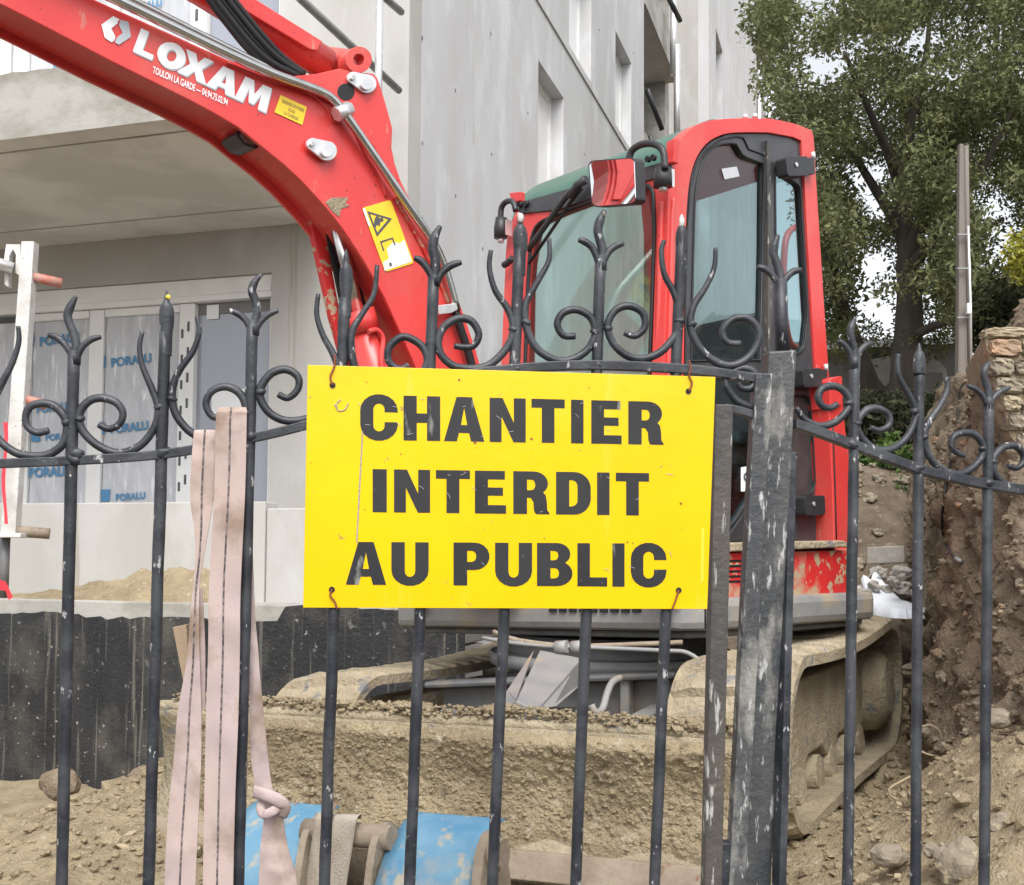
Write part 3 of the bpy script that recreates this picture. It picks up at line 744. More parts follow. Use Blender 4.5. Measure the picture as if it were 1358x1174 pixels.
# scaffold on the upper facade
sc_ = thing('scaffold', at(503, 250, 7.6), 'grey scaffold tubes standing before the corner of the concrete building', 'scaffold')
mb = MB(); mb.tube([at(504, -40, 7.7), at(500.5, 210, 7.7)], .026, 10); mb.build('upright', 'zinc', sc_)
for (a, b, ya, yb) in (((395, -5), (529, 120), 6.9, 8.4), ((500, -12), (532, 16), 7.9, 8.4)):
    mb = MB(); mb.tube([at(a[0], a[1], ya), at(b[0], b[1], yb)], .028, 10); mb.build('ledger', 'scaf', sc_)
sc2 = thing('scaffold', at(1008, 200, 26), 'thin pale scaffold poles at the far end of the concrete building', 'scaffold')
for px in (1007, 1020):
    mb = MB(); mb.tube([at(px, 78, 26), at(px, 330, 26)], .05, 8); mb.build('upright', 'zinc', sc2)
sc3 = thing('scaffold', at(872, 200, 17), 'dark stair tubes on the balcony between the two building bays', 'scaffold')
for (a, b) in (((858, 118), (878, 172)), ((886, -4), (902, 28)), ((862, 180), (880, 260))):
    mb = MB(); mb.tube([at(a[0], a[1], 18.2), at(b[0], b[1], 18.6)], .045, 8); mb.build('rail_tube', 'blackp', sc3)
for px, y0, y1 in ((893, -20, 100), (898, 60, 200)):
    mb = MB(); mb.tube([at(px, y0, 19.2), at(px, y1, 19.2)], .06, 8); mb.build('upright', 'zinc', sc3)

# guard post clamped to the ledge at far left
Yp = 6.75
gp = thing('guard_post', at(6, 792, Yp), 'white clamp post with red rods standing on the terrace ledge', 'post')
def pbox(px0, py0, px1, py1, Y, th, name, m, par, bev=.004):
    mb = MB(); a, b, c_, d = at(px0, py0, Y), at(px1, py0, Y), at(px1, py1, Y), at(px0, py1, Y); e = Vector((0, th, 0))
    mb.hexa([d, c_, c_ + e, d + e, a, b, b + e, a + e]); return mb.build(name, m, par, bevel=bev)
mb = MB()
q = [at(28, 320, Yp), at(45, 320, Yp), at(20, 709, Yp), at(0, 709, Yp)]; mb.prism([q], (0, .08, 0)); mb.build('channel', 'prop_white', gp, bevel=.004)
hk = MB(); P_ = [(27, 324), (8, 324), (5, 345), (6, 378), (11, 381), (12, 340), (17, 331), (21, 338), (20, 362), (26, 366)]
hk.prism([[at(a, b, Yp) for a, b in P_]], (0, .05, 0)); hk.build('hook_plate', 'prop_white', gp, bevel=.003)
mb = MB(); mb.tube([at(-30, 340, Yp - .1), at(17, 356, Yp - .02)], .035, 12); mb.build('clamp_tube', 'zinc', gp)
for (a, b) in (((41, 367), (82, 376)), ((27, 529), (62, 537)), ((17, 704), (66, 708))):
    mb = MB(); mb.tube([at(a[0], a[1], Yp + .04), at(b[0], b[1], Yp + .1)], .031 if b[1] < 700 else .033, 12); mb.build('rod', 'rod_red' if b[1] < 600 else 'rusty', gp)
pbox(-6, 707, 27, 713, Yp - .05, .18, 'foot_plate', 'prop_white', gp)
mb = MB(); mb.tube([at(7, 712, Yp + .05), at(4, 793, Yp + .05)], .03, 12); mb.build('jack_leg', 'darkgrey', gp)
bt_ = thing('barrier_tape', at(6, 792, Yp - .1), 'red barrier tape tied round the white clamp post', 'tape')
bt = MB()
rowsT = [[at(4 + 2 * math.sin(i * .9), 560 + i * 15, Yp - .09), at(9 + 2 * math.sin(i * .7 + 1), 560 + i * 15, Yp - .085)] for i in range(10)]
bt.sheet(rowsT); bt.build('strip', 'tape', bt_, fixn=False); bt = MB(); bt.sheet([[at(-2, 768, Yp - .09), at(-2, 782, Yp - .09)], [at(8, 772, Yp - .1), at(8, 784, Yp - .1)], [at(13, 783, Yp - .1), at(10, 793, Yp - .1)], [at(17, 792, Yp - .1), at(12, 796, Yp - .1)]])
bt.build('strip', 'tape', bt_, fixn=False)

# timber stake against the black wall
wp = MB(); d_ = Vector((0, .07, 0))
a = [at(229, 832, 5.6), at(247, 828, 5.6), at(252, 905, 5.6), at(243, 905, 5.6)]
wp.prism([a], d_); tag(wp.build('timber_stake', 'wood', bevel=.004), 'short square timber leaning on the black wall behind the pink straps', 'timber')

# ================================================================== EXCAVATOR
C0 = at(886, 790, 4.05)
F = Vector((-0.719, -0.695, 0)).normalized()
L = Vector((0.695, -0.719, 0.042)).normalized()
Lh = Vector((0.695, -0.719, 0)).normalized()
Z = Vector((0, 0, 1))
def UL(x, y, z): return C0 + F * x + L * y + Z * z
exc = thing('excavator', UL(-.8, -.8, -.75), 'red mini excavator with glazed cab and raised boom behind the iron gate', 'excavator')
W = 0.86
SP = Plane(C0, Lh, -F)                       # left side of the cab (towards the viewer)
FN = L.cross(Z).normalized(); FN = FN if FN.y < 0 else -FN
FP = Plane(C0, FN, L)                        # front of the cab
cabv = -L * W
def ubox(name, x0, x1, y0, y1, z0, z1, m, par=None, bevel=0.01, bseg=2):
    mb = MB(); mb.hexa([UL(x0, y0, z0), UL(x1, y0, z0), UL(x1, y1, z0), UL(x0, y1, z0), UL(x0, y0, z1), UL(x1, y0, z1), UL(x1, y1, z1), UL(x0, y1, z1)])
    return mb.build(name, m, par if par is not None else exc, bevel=bevel, bseg=bseg)

# --- cab shell
side_outer = smooth([(868, 792), (872, 700), (878, 560), (883, 400), (886, 300), (888, 240), (893, 210), (903, 186), (918, 170), (938, 161), (972, 157), (1020, 157)], 3) + smooth([(1020, 157), (1050, 163), (1072, 171), (1079, 180), (1082, 230), (1089, 340), (1096, 450), (1103, 540), (1113, 640), (1120, 720), (1123, 792)], 2)[1:]
glz = smooth([(906, 728), (907, 560), (908, 400), (910, 300), (914, 246), (922, 214), (936, 192), (955, 180), (978, 176), (1020, 176)], 3) + [(1052, 182), (1063, 187), (1067, 240), (1072, 330), (1078, 430), (1084, 520), (1091, 620), (1096, 718)]
cab = fill('cab', SP, [side_outer, glz], 0.055, 'red', exc, bevel=0.008)
# far side wall frame
farp = Plane(C0 + cabv, Lh, -F)
mb = MB(); mb.prism([[SP.px(*p) + cabv - Z * .04 for p in side_outer], [SP.px(*p) + cabv for p in [(915, 560), (916, 300), (930, 205), (955, 180), (1020, 176), (1060, 190), (1072, 330), (1082, 560)]]], Lh * .05)
mb.build('far_side_frame', 'red', cab)
# door and quarter panel, black
doorg = smooth([(917, 479), (918, 400), (920, 320), (922, 262), (928, 227), (938, 204), (952, 193), (968, 190)], 3) + [(976, 191), (984, 205), (990, 209), (1012, 217), (1011, 330), (1008, 478)]
lowg = rounded([(912, 700), (913, 502), (1007, 502), (1005, 640), (984, 676), (966, 704)], 14, 3)
rearg = rounded([(1028, 226), (1061, 246), (1066, 330), (1071, 420), (1066, 466), (1030, 478)], 8, 3)
rlowg = rounded([(1038, 524), (1073, 524), (1078, 580), (1081, 640), (1078, 655), (1040, 668)], 8, 3)
glz_in = [(p[0] + (1.2 if p[0] < 960 else -1.2), p[1] + (1.2 if p[1] < 400 else -1.2)) for p in glz]
door = fill('door', SP, [glz_in, doorg, lowg, rearg, rlowg], 0.03, 'gasket', exc, off=-0.012, bevel=0.003)
# raised rubber seals round the panes
def seal(pts, par, r=0.0045, off=-0.010):
    mb = MB(); P = [SP.px(a, b, off) for a, b in pts]; P.append(P[0]); mb.tube(P, r, 6, False); return mb.build('seal', 'rubber', par)
for gname, gpts, th in (('door_pane', doorg, 0), ('door_pane', lowg, 0), ('quarter_pane', rearg, 0), ('quarter_pane', rlowg, 0)):
    fill(gname, SP, [gpts], 0.006, 'darkpane' if gpts is rlowg else 'doorglass', door, off=-0.022)
    seal(gpts, door)
seal([(908, 724), (909, 400), (912, 300), (916, 250), (925, 217), (939, 197), (957, 185), (978, 181), (986, 183), (993, 198), (1018, 207), (1018, 480), (1014, 722)], door, 0.003, -0.009)
fill('door_post', SP, [[(1018, 186), (1022, 186), (1023, 300), (1023, 480), (1022, 720), (1018, 720), (1019, 480), (1019, 300)]], 0.03, 'stile', door, off=0.006, bevel=.002)
fill('glass_sticker', SP, [[(957, 224), (977, 221), (981, 234), (961, 238)]], 0.001, 'film', door, off=-0.019)
st = fill('number_plate', SP, [[(983, 620), (1000, 617), (1000, 650), (983, 652)]], 0.002, 'white_vinyl', door, off=-0.015)
text('plate_number', '9', SP, (987, 646), (994, 645), 'label_ink', door, off=-0.013, bold=.02)
fill('door_kick_panel', SP, [rounded([(965, 712), (985, 684), (1004, 676), (1002, 716), (908, 722), (908, 714)], 5, 2)], 0.012, 'blackp', door, off=0.002, bevel=.003)
# hinges
def hinge(x0, y0, x1, y1, px, py):
    h = fill('hinge', SP, [rounded([(x0, y0), (x1, y0 - 1), (x1 + 1, y1), (x0 + 3, y1 + 1)], 4, 3)], 0.05, 'blackp', cab, off=0.055, bevel=.006)
    fill('hinge_bracket', SP, [[(x1 - 4, y0 + 2), (px, y0 + 1), (px + 1, y1 - 2), (x1 - 4, y1 - 2)]], 0.02, 'blackp', h, off=0.03)
    mb = MB(); c = SP.px((x0 + x1) / 2 - 1, (y0 + y1) / 2 - 2, .057); mb.tube([c, c + Lh * .004], .009, 10); mb.build('bolt', 'zinc', h)
    mb = MB(); c = SP.px(px - 2, y0 - 6, .02); d = SP.px(px - 1, y0 + 4, .02); mb.tube([c, d], .010, 10); mb.build('pin', 'zinc', h)
hinge(1042, 208, 1072, 233, 1080, 0); hinge(1064, 489, 1090, 513, 1097, 0); hinge(1066, 658, 1094, 683, 1103, 0)
# roof: green front panel and red rear panel
green_prof = smooth([(888, 236), (893, 211), (903, 187), (918, 171), (938, 162), (950, 160)], 5)
mb = MB(); mb.sheet([[SP.px(a, b, -0.055) + Vector((0, 0, 0.006)) + cabv * t for a, b in green_prof] for t in (0.0, 1.0)])
mb.build('roof_window', 'green', cab, fixn=False)
mb = MB(); rp = [(950, 160), (972, 157), (1020, 157), (1050, 163), (1072, 171), (1079, 180), (1081, 215)]
mb.sheet([[SP.px(a, b) + Vector((0, 0, -0.006)) + cabv * t for a, b in rp] for t in (0.02, 0.98)]); mb.build('roof', 'red', cab, fixn=False)
for q in ((1001, 156), (988, 157)):
    mb = MB(); c = SP.px(q[0], q[1] + 1, -.1); mb.tube([c, c + Z * .018], .012, 8); mb.build('roof_bolt', 'zinc', cab)
mb = MB(); mb.sheet([[SP.px(a, b, -.05) + cabv * t for a, b in ((1081, 215), (1089, 340), (1098, 470))] for t in (0.06, 0.94)]); mb.build('rear_pane', 'doorglass', cab, fixn=False)
mb = MB(); mb.sheet([[SP.px(a, b, -.02) + cabv * t for a, b in ((1098, 470), (1112, 630), (1122, 792))] for t in (0.02, 0.98)]); mb.build('rear_panel', 'blackp', cab, fixn=False)
# front frame
fo = [(886, 228), (886, 300), (883, 400), (878, 560), (868, 792)] + [(655, 800), (664, 560), (670, 470), (676, 380), (682, 300), (687, 286)]
fh = rounded([(866, 247), (868, 300), (865, 400), (861, 500), (852, 660), (686, 668), (696, 500), (700, 380), (704, 318), (712, 297), (740, 284), (800, 262), (842, 245)], 12, 3)
ff = fill('front_frame', FP, [fo, fh], 0.05, 'red', cab, off=0.004, bevel=.006)
ws = fill('windscreen', FP, [fh], 0.006, 'windscreen', cab, off=-0.012)
mb = MB(); P = [FP.px(a, b, 0.006) for a, b in fh]; P.append(P[0]); mb.tube(P, .008, 8, False); mb.build('seal', 'rubber', ws)
# pressed ridge on the corner pillar
tubepx('pillar_rib', FP, [(877, 268), (876, 300), (874, 400), (870, 520), (862, 700)], .012, 'red', cab, off=0.008)
tubepx('pillar_rib', SP, [(893, 262), (891, 300), (889, 400), (885, 520), (880, 700)], .010, 'red', cab, off=0.004)
fill('pillar_bracket', FP, [[(884, 180 + 8), (896, 183), (893, 215), (882, 218)]], .03, 'red', cab, off=.02, bevel=.003)
fill('pillar_bracket', FP, [[(675, 256), (690, 254), (689, 266), (679, 270)]], .03, 'red', cab, off=.02, bevel=.003)
# dark lip under the green panel
lip = fill('visor_lip', FP, [[(686, 284), (689, 268), (884, 213), (888, 226), (884, 232), (800, 258), (740, 279)]], 0.03, 'gasket', cab, off=0.012, bevel=.004)
for q in ((691, 272), (699, 271), (861, 212), (868, 210)):
    mb = MB(); c = FP.px(q[0], q[1], .014); mb.tube([c, c + FN * .014], .012, 8); mb.build('screw', 'rubber', lip)
# wiper
wp_ = tubepx('wiper', FP, [(700, 332), (725, 297), (750, 262), (776, 236)], .012, 'blackp', cab, off=.05, n=2, seg=8)
tubepx('wiper_blade', FP, [(701, 350), (730, 308), (757, 268), (772, 250)], .007, 'rubber', wp_, off=.035, n=1, seg=6)
tubepx('wiper_blade', FP, [(757, 264), (765, 246), (778, 238)], .016, 'blackp', wp_, off=.055, n=1, seg=8)
# mirror
BPC = at(485, 210, 4.15)
mc_ = at(814, 242, 3.80)
mp = Plane(mc_, ((O - mc_).normalized() + (BPC - mc_).normalized()).normalized())
mfrm = rounded([(780, 218), (784, 213), (838, 209), (842, 213), (844, 266), (839, 271), (790, 275), (784, 271)], 5, 3)
mr = fill('mirror', mp, [mfrm], 0.04, 'blackp', exc, bevel=.006)
fill('mirror_glass', mp, [[(a * .955 + 813 * .045, b * .955 + 242 * .045) for a, b in mfrm]], 0.003, 'mirror', mr, off=.004)
tubepx('mirror_arm', FP, [(834, 212), (838, 200), (850, 192), (866, 191), (879, 200), (882, 225)], .013, 'blackp', mr, off=.09)
def lampcan(x, y0, y1, r, off, arm=None):
    mb = MB(); mb.tube([FP.px(x, y0, off), FP.px(x - 1, (y0 + y1) / 2, off), FP.px(x - 1, y1, off)], [r * .85, r, r], 14); o = mb.build('lamp_mount', 'blackp', exc)
    mb = MB(); mb.tube([FP.px(x - 1, y1, off), FP.px(x - 1, y1 + 6, off)], [r * .5, r * .45], 10); mb.build('stud', 'zinc', o)
    mb = MB(); mb.box(FP.px(x + 9, (y0 + y1) / 2, off - .02), L, FN, Z, .004, .02, .032); mb.build('bracket', 'zinc', o)
    if arm: tubepx('arm', FP, arm, .012, 'blackp', o, off=off)
    return o
lampcan(880, 223, 248, .034, .07)
lampcan(665, 289, 316, .028, .05, [(664, 290), (665, 276), (671, 268), (680, 268), (684, 280)])
tubepx('door_catch', FP, [(668, 352), (674, 348), (680, 342)], .014, 'blackp', cab, off=.03, n=2)
# interior
it = ubox('cab_floor', -.05, -1.15, -.05, -W + .05, .04, .07, 'blackp', cab)
seat = ubox('seat', -.45, -.95, -.16, -.66, .50, .66, 'seat', exc, .05, 3)
mb = MB(); mb.hexa([UL(-.82, -.17, .6), UL(-.95, -.17, .6), UL(-.95, -.65, .6), UL(-.82, -.65, .6), UL(-.92, -.22, 1.22), UL(-1.03, -.22, 1.22), UL(-1.03, -.60, 1.22), UL(-.92, -.60, 1.22)])
mb.build('backrest', 'seat', seat, bevel=.05, bseg=3)
ubox('armrest', -.60, -.98, -.12, -.19, .60, .66, 'seat', seat, .02)
ubox('armrest', -.60, -.98, -.67, -.74, .60, .66, 'seat', seat, .02)
ubox('console', -.10, -.30, -.60, -.80, .08, .70, 'blackp', cab, .02)
for y in (-.18, -.68):
    mb = MB(); mb.tube([UL(-.52, y, .62), UL(-.50, y, .74), UL(-.47, y, .86)], [.012, .016, .024], 8); mb.build('joystick', 'rubber', cab)
rail = MB(); rail.tube([SP.px(a, b, -.35) for a, b in smooth([(1062, 300), (1048, 306), (1041, 325), (1039, 370), (1041, 420), (1048, 455), (1062, 462)], 3)], .016, 8); rail.build('grab_rail', 'red', cab)
for k in range(5):
    ubox('louvre', -.30, -.90, -.30, -.75, .30 + .0 * k, .31, 'seat', cab, 0) if k == 0 else None
# --- lower body
sp_ = fill('side_panel', SP, [[(872, 800), (876, 735), (1112, 730), (1128, 728), (1133, 788)]], 0.08, 'red_dusty', exc, off=0.10, bevel=.008)
for k in range(5):
    y = 743 + k * 6.8
    fill('vent_slot', SP, [[(962, y), (990, y - .8), (990, y + 2.2), (964, y + 3.0)]], 0.004, 'rubber', sp_, off=0.1015)
sill = fill('sill', SP, [[(880, 722), (1118, 717), (1124, 719), (1124, 726), (880, 735)]], 0.14, 'mud', exc, off=0.13, bevel=.006)
cw = fill('rear_body', SP, [smooth([(1098, 510), (1112, 508), (1117, 520), (1119, 545), (1122, 575)], 3) + [(1130, 620), (1135, 680), (1138, 792), (1108, 792), (1104, 640)]], 1.5, 'red', exc, off=0.07, bevel=.03, bseg=3)
fill('body_step', SP, [rounded([(1100, 504), (1117, 498), (1118, 536), (1102, 544)], 3, 2)], .2, 'red', cw, off=.085, bevel=.01)
tubepx('body_seam', SP, [(1104, 560), (1107, 640), (1109, 715)], .004, 'rubber', cw, off=.071, n=2, seg=6)
ubox('right_hood', -.15, -1.2, -.95, -1.55, .02, .55, 'red', exc, .06, 3)
# skirt, two faces, chamfered
def skirt(name, z0, z1, out, m):
    pts = [(.04 + out, -1.50), (.04 + out, .06), (-.06 + out, .165 + out), (-1.16, .165 + out), (-1.34, .02), (-1.62, -.5), (-1.62, -1.3), (-1.4, -1.62)]
    mb = MB(); mb.prism([[UL(x, y, z0) for x, y in pts]], Z * (z1 - z0)); return mb.build(name, m, exc, bevel=.03, bseg=2)
sk = skirt('skirt', -.125, -.012, .01, 'grey')
skirt('skirt_lower', -.155, -.127, -.07, 'darkgrey')
for k in range(9):
    c = UL(.056, -.10 - .052 * k, -.05); mb = MB(); mb.box(c, L, F, Z, .018, .004, .008); mb.build('skirt_slot', 'rubber', sk)
mb = MB(); c = UL(.07, -1.28, -.05); mb.tube([c, c + F * .03], .022, 10); mb.build('skirt_bolt', 'zinc', sk)
fill('skirt_joint', Plane(UL(.052, 0, 0), F, L), [[(934, 806), (936, 806), (936, 834), (934, 834)]], .004, 'rubber', sk, off=.002)
ubox('swing_post', .34, -.1, -.66, -1.02, .0, .42, 'red', exc, .03)
ubox('platform_front', .02, -.2, -.2, -1.5, .0, .30, 'darkgrey', exc, .01)

# --- boom
BP = Plane(UL(.2, -.74, .3), Lh, -F)
bw_ = 0.20
btop = [(-200, -150), (60, -30), (143, 8), (230, 47), (300, 79), (350, 97), (388, 101), (420, 98), (450, 91), (462, 93), (470, 96), (484, 97), (495, 98), (500, 104), (506, 120), (514, 148), (520, 170), (519, 196), (523, 216), (531, 240), (545, 268), (566, 308), (592, 362), (612, 410), (630, 462), (646, 520), (655, 600)]
bbot = [(590, 600), (572, 540), (549, 481), (530, 438), (511, 396), (495, 367), (477, 337), (455, 304), (432, 275), (399, 239), (375, 217), (349, 196), (316, 169), (282, 149), (246, 130), (149, 82), (55, 33), (0, 5), (-200, -98)]
binn = [(a + 2.2, b - 6.5) if a > 60 else (a + 3, b - 6) for a, b in bbot]
boom = fill('boom', BP, [btop + bbot], .014, 'red', exc, bevel=.003)
fill('boom_core', BP, [btop + binn], bw_ - .030, 'red', boom, off=-.015)
mb = MB(); mb.prism([[BP.px(a, b) - Lh * (bw_ - .014) for a, b in btop + bbot]], -Lh * .014); mb.build('far_side_plate', 'red', boom, bevel=.003)
# cover strip along the underside (proud far edge) and gusset weld
tubepx('weld', BP, [(455, 150), (470, 175), (485, 205), (500, 230), (512, 262)], .006, 'red', boom, off=.001)
tubepx('weld', BP, [(300, 84), (350, 106), (400, 118), (430, 140), (440, 160), (452, 163)], .006, 'red', boom, off=.001)
fill('gusset', BP, [[(300, 82), (350, 100), (388, 101), (420, 98), (450, 91), (462, 93), (470, 96), (484, 97), (495, 98), (499, 104), (505, 120), (513, 148), (519, 170), (518, 196), (522, 217), (529, 240), (518, 238), (497, 196), (466, 158), (440, 136), (400, 118), (350, 104)]], .012, 'red', boom, off=.012, bevel=.004)
def ring(name, pl, c, ro, ri, off, th, m, par, k=24):
    n_ = [(c[0] + ro * math.cos(2 * math.pi * i / k), c[1] + ro * math.sin(2 * math.pi * i / k)) for i in range(k)]
    i_ = [(c[0] + ri * math.cos(2 * math.pi * i / k), c[1] + ri * math.sin(2 * math.pi * i / k)) for i in range(k)]
    return fill(name, pl, [n_, i_] if ri else [n_], th, m, par, off=off, bevel=.003)
ring('pivot_eye', BP, (476, 79), 17.5, 7.5, .02, .05, 'red', boom)
ring('pivot_eye', BP, (476, 79), 17.5, 7.5, -.14, .05, 'red', boom)
def hull2(c1, r1, c2, r2, k=12):
    a0 = math.atan2(c2[1] - c1[1], c2[0] - c1[0])
    return [(c2[0] + r2 * math.cos(a0 - math.pi / 2 + math.pi * i / k), c2[1] + r2 * math.sin(a0 - math.pi / 2 + math.pi * i / k)) for i in range(k + 1)] + [(c1[0] + r1 * math.cos(a0 + math.pi / 2 + math.pi * i / k), c1[1] + r1 * math.sin(a0 + math.pi / 2 + math.pi * i / k)) for i in range(k + 1)]
for (c1, r1, c2, r2) in (((469, 103), 8, 487, 14), ((415, 191), 8, 434, 14)):
    c2, r2 = ((487, 111), 12.5) if c1[0] == 469 else ((434, 200), 13)
    pl_ = fill('pin_plate', BP, [hull2(c1, r1, c2, r2)], .010, 'zinc', boom, off=.024, bevel=.002)
    ring('pin_boss', BP, c2, 8, 0, .036, .012, 'zinc', pl_)
    ring('pin_bolt', BP, c1, 3.6, 0, .034, .010, 'chrome', pl_, 8)
ring('sight_hole', BP, (459, 122), 11.5, 0, .0135, .004, 'rubber', boom)
tubepx('hydraulic_pipe', BP, [(-200, -168), (60, -46), (143, -6), (230, 36), (300, 70), (360, 97), (400, 112), (432, 125), (446, 137), (458, 152), (475, 176), (519, 240), (545, 278), (575, 322), (592, 362), (606, 412)], .0165, 'chrome', boom, off=.035, n=3, seg=12)
tubepx('hydraulic_pipe', BP, [(-200, -180), (60, -58), (143, -17), (230, 27), (300, 62), (370, 97)], .011, 'chrome', boom, off=-.01, n=3, seg=10)
mb = MB(); a = BP.px(446, 152, .04); b = BP.px(464, 144, .04); mb.tube([a, b], .026, 6); mb.build('pipe_nut', 'zinc', boom)
fill('pipe_clamp', BP, [[(581, 405), (606, 402), (608, 410), (600, 415), (583, 417)]], .03, 'zinc', boom, off=.05, bevel=.003)
tubepx('boom_hose', BP, [(604, 412), (612, 440), (622, 470), (634, 520)], .016, 'rubber', boom, off=.03)
tubepx('edge_trim', BP, [(524, 262), (548, 305), (575, 358), (600, 412), (620, 462), (634, 500)], .009, 'red_dusty', boom, off=.004)
# lamp under the boom
lm = fill('work_lamp', BP, [rounded([(312, 178), (320, 171), (348, 188), (341, 198), (324, 193)], 4, 2)], .10, 'blackp', exc, off=-.045, bevel=.004)
fill('lens', BP, [[(318, 178), (323, 174), (342, 187), (338, 193), (326, 189)]], .004, 'lampglass', lm, off=-.041)
# arm cylinder with guard and hoses
c1, c2 = BP.px(-160, -280, -.10), BP.px(432, 86, -.10)
mb = MB(); mb.tube([c1, c1.lerp(c2, .5), c2], .060, 18); acyl = mb.build('arm_cylinder', 'red', exc)
mb = MB(); mb.tube([BP.px(418, 76, -.10), BP.px(470, 82, -.10)], .042, 12); mb.build('cylinder_end', 'red', acyl)
fill('cylinder_guard', BP, [[(-100, -268), (322, -12), (428, 55), (421, 67), (410, 65), (310, 5), (-110, -250)]], .10, 'red', acyl, off=-.03, bevel=.004)
hs_ = random.Random(2)
for k in range(5):
    dx, dy = (k - 2) * 5.5, (2 - k) * 3.4
    tubepx('hose', BP, [(240 + dx, -80 + dy), (288 + dx, -8 + dy), (312 + dx, 24 + dy), (340 + dx, 58 + dy), (366 + dx * .8, 82 + dy * .8), (398 + dx * .5, 100 + dy * .2)], .0125, 'rubber', acyl, off=-.015 + .01 * (k % 2))
# boom lift cylinder
mb = MB(); mb.tube([BP.px(436, 262, -.10), BP.px(482, 440, -.10)], .024, 14); lc = mb.build('lift_rod', 'chrome', exc)
mb = MB(); mb.tube([BP.px(478, 425, -.10), BP.px(545, 660, -.10)], .058, 18); lb = mb.build('lift_cylinder', 'red', exc)
mb = MB(); mb.tube([BP.px(474, 412, -.10), BP.px(482, 440, -.10)], .064, 18); mb.build('gland', 'red', lb)
tubepx('feed_pipe', BP, [(489, 440), (500, 438), (508, 450), (506, 480), (512, 540)], .010, 'red', lb, off=-.03)
fill('lift_bracket', BP, [[(404, 262), (424, 268), (452, 420), (476, 500), (462, 500), (440, 420), (420, 330)]], .03, 'red_dusty', boom, off=-.17, bevel=.004)
mb = MB(); mb.prism([[BP.px(a, b, -.14) for a, b in [(424, 268), (446, 268), (496, 440), (510, 500), (470, 500)]]], -Lh * .004); mb.build('gap_shade_sheet', 'rubber', boom)  # thin black sheet paints in the shaded gap behind the lift rod
# --- lettering on the boom
def arc(cx, cy, rx, ry, a0, a1, n=9):
    return [(cx + rx * math.cos(R(a0 + (a1 - a0) * i / n)), cy + ry * math.sin(R(a0 + (a1 - a0) * i / n))) for i in range(n + 1)]
GL = {
 'I': [[(0, 0), (0, 1), (1, 1), (1, 0)]],
 'H': [[(0, 0), (0, 1), (.36, 1), (.36, .61), (.64, .61), (.64, 1), (1, 1), (1, 0), (.64, 0), (.64, .40), (.36, .40), (.36, 0)]],
 'T': [[(0, .80), (0, 1), (1, 1), (1, .80), (.69, .80), (.69, 0), (.31, 0), (.31, .80)]],
 'E': [[(0, 0), (0, 1), (.96, 1), (.96, .80), (.42, .80), (.42, .61), (.90, .61), (.90, .42), (.42, .42), (.42, .20), (1, .20), (1, 0)]],
 'L': [[(0, 0), (0, 1), (.42, 1), (.42, .21), (1, .21), (1, 0)]],
 'N': [[(0, 0), (0, 1), (.36, 1), (.67, .44), (.67, 1), (1, 1), (1, 0), (.66, 0), (.33, .58), (.33, 0)]],
 'A': [[(0, 0), (.31, 1), (.69, 1), (1, 0), (.67, 0), (.62, .19), (.37, .19), (.32, 0)], [(.42, .37), (.575, .37), (.498, .76)]],
 'U': [[(0, 1)] + arc(.5, .34, .5, .36, 180, 360) + [(1, 1), (.64, 1)] + arc(.5, .33, .14, .14, 360, 180) + [(.36, 1)]],
 'C': [[(1, .62)] + arc(.5, .66, .5, .36, 0, 180) + arc(.5, .34, .5, .36, 180, 360) + [(1, .40), (.65, .40)] + arc(.5, .32, .15, .13, 0, -180) + arc(.5, .68, .15, .13, 180, 0) + [(.65, .62)]],
 'D': [[(0, 0), (0, 1), (.50, 1)] + arc(.52, .62, .48, .38, 90, 0) + arc(.52, .38, .48, .38, 0, -90) + [(.50, 0)], [(.38, .19), (.48, .19)] + arc(.48, .34, .14, .14, -90, 0, 5) + arc(.48, .66, .14, .14, 0, 90, 5) + [(.48, .81), (.38, .81)]],
 'P': [[(0, 0), (0, 1), (.58, 1)] + arc(.58, .68, .42, .32, 90, -90) + [(.38, .36), (.38, 0)], [(.38, .55), (.50, .55)] + arc(.52, .68, .11, .125, -90, 90, 6) + [(.38, .81)]],
 'R': [[(0, 0), (0, 1), (.56, 1)] + arc(.56, .72, .40, .28, 90, -48) + [(.90, .44), (.93, .30), (.94, .10), (1, .03), (1, 0), (.62, 0), (.57, .10), (.56, .28), (.48, .38), (.38, .38), (.38, 0)], [(.38, .56), (.50, .56)] + arc(.52, .685, .09, .12, -90, 90, 6) + [(.38, .81)]],
 'B': [[(0, 0), (0, 1), (.56, 1)] + arc(.56, .745, .38, .255, 90, -58) + arc(.56, .295, .44, .295, 62, -90) + [(.56, 0)], [(.38, .18), (.50, .18)] + arc(.52, .30, .10, .115, -90, 90, 6) + [(.38, .42)], [(.38, .60), (.50, .60)] + arc(.52, .71, .08, .10, -90, 90, 6) + [(.38, .82)]],
 'O': [arc(.5, .5, .5, .52, 0, 351, 27), arc(.5, .5, .17, .24, 0, 342, 19)],
 'X': [[(0, 0), (.30, .51), (.03, 1), (.37, 1), (.51, .68), (.66, 1), (.97, 1), (.70, .51), (1, 0), (.66, 0), (.50, .33), (.34, 0)]],
 'M': [[(0, 0), (.08, 1), (.36, 1), (.50, .48), (.64, 1), (.92, 1), (1, 0), (.74, 0), (.70, .62), (.58, .10), (.42, .10), (.30, .62), (.26, 0)]],
}
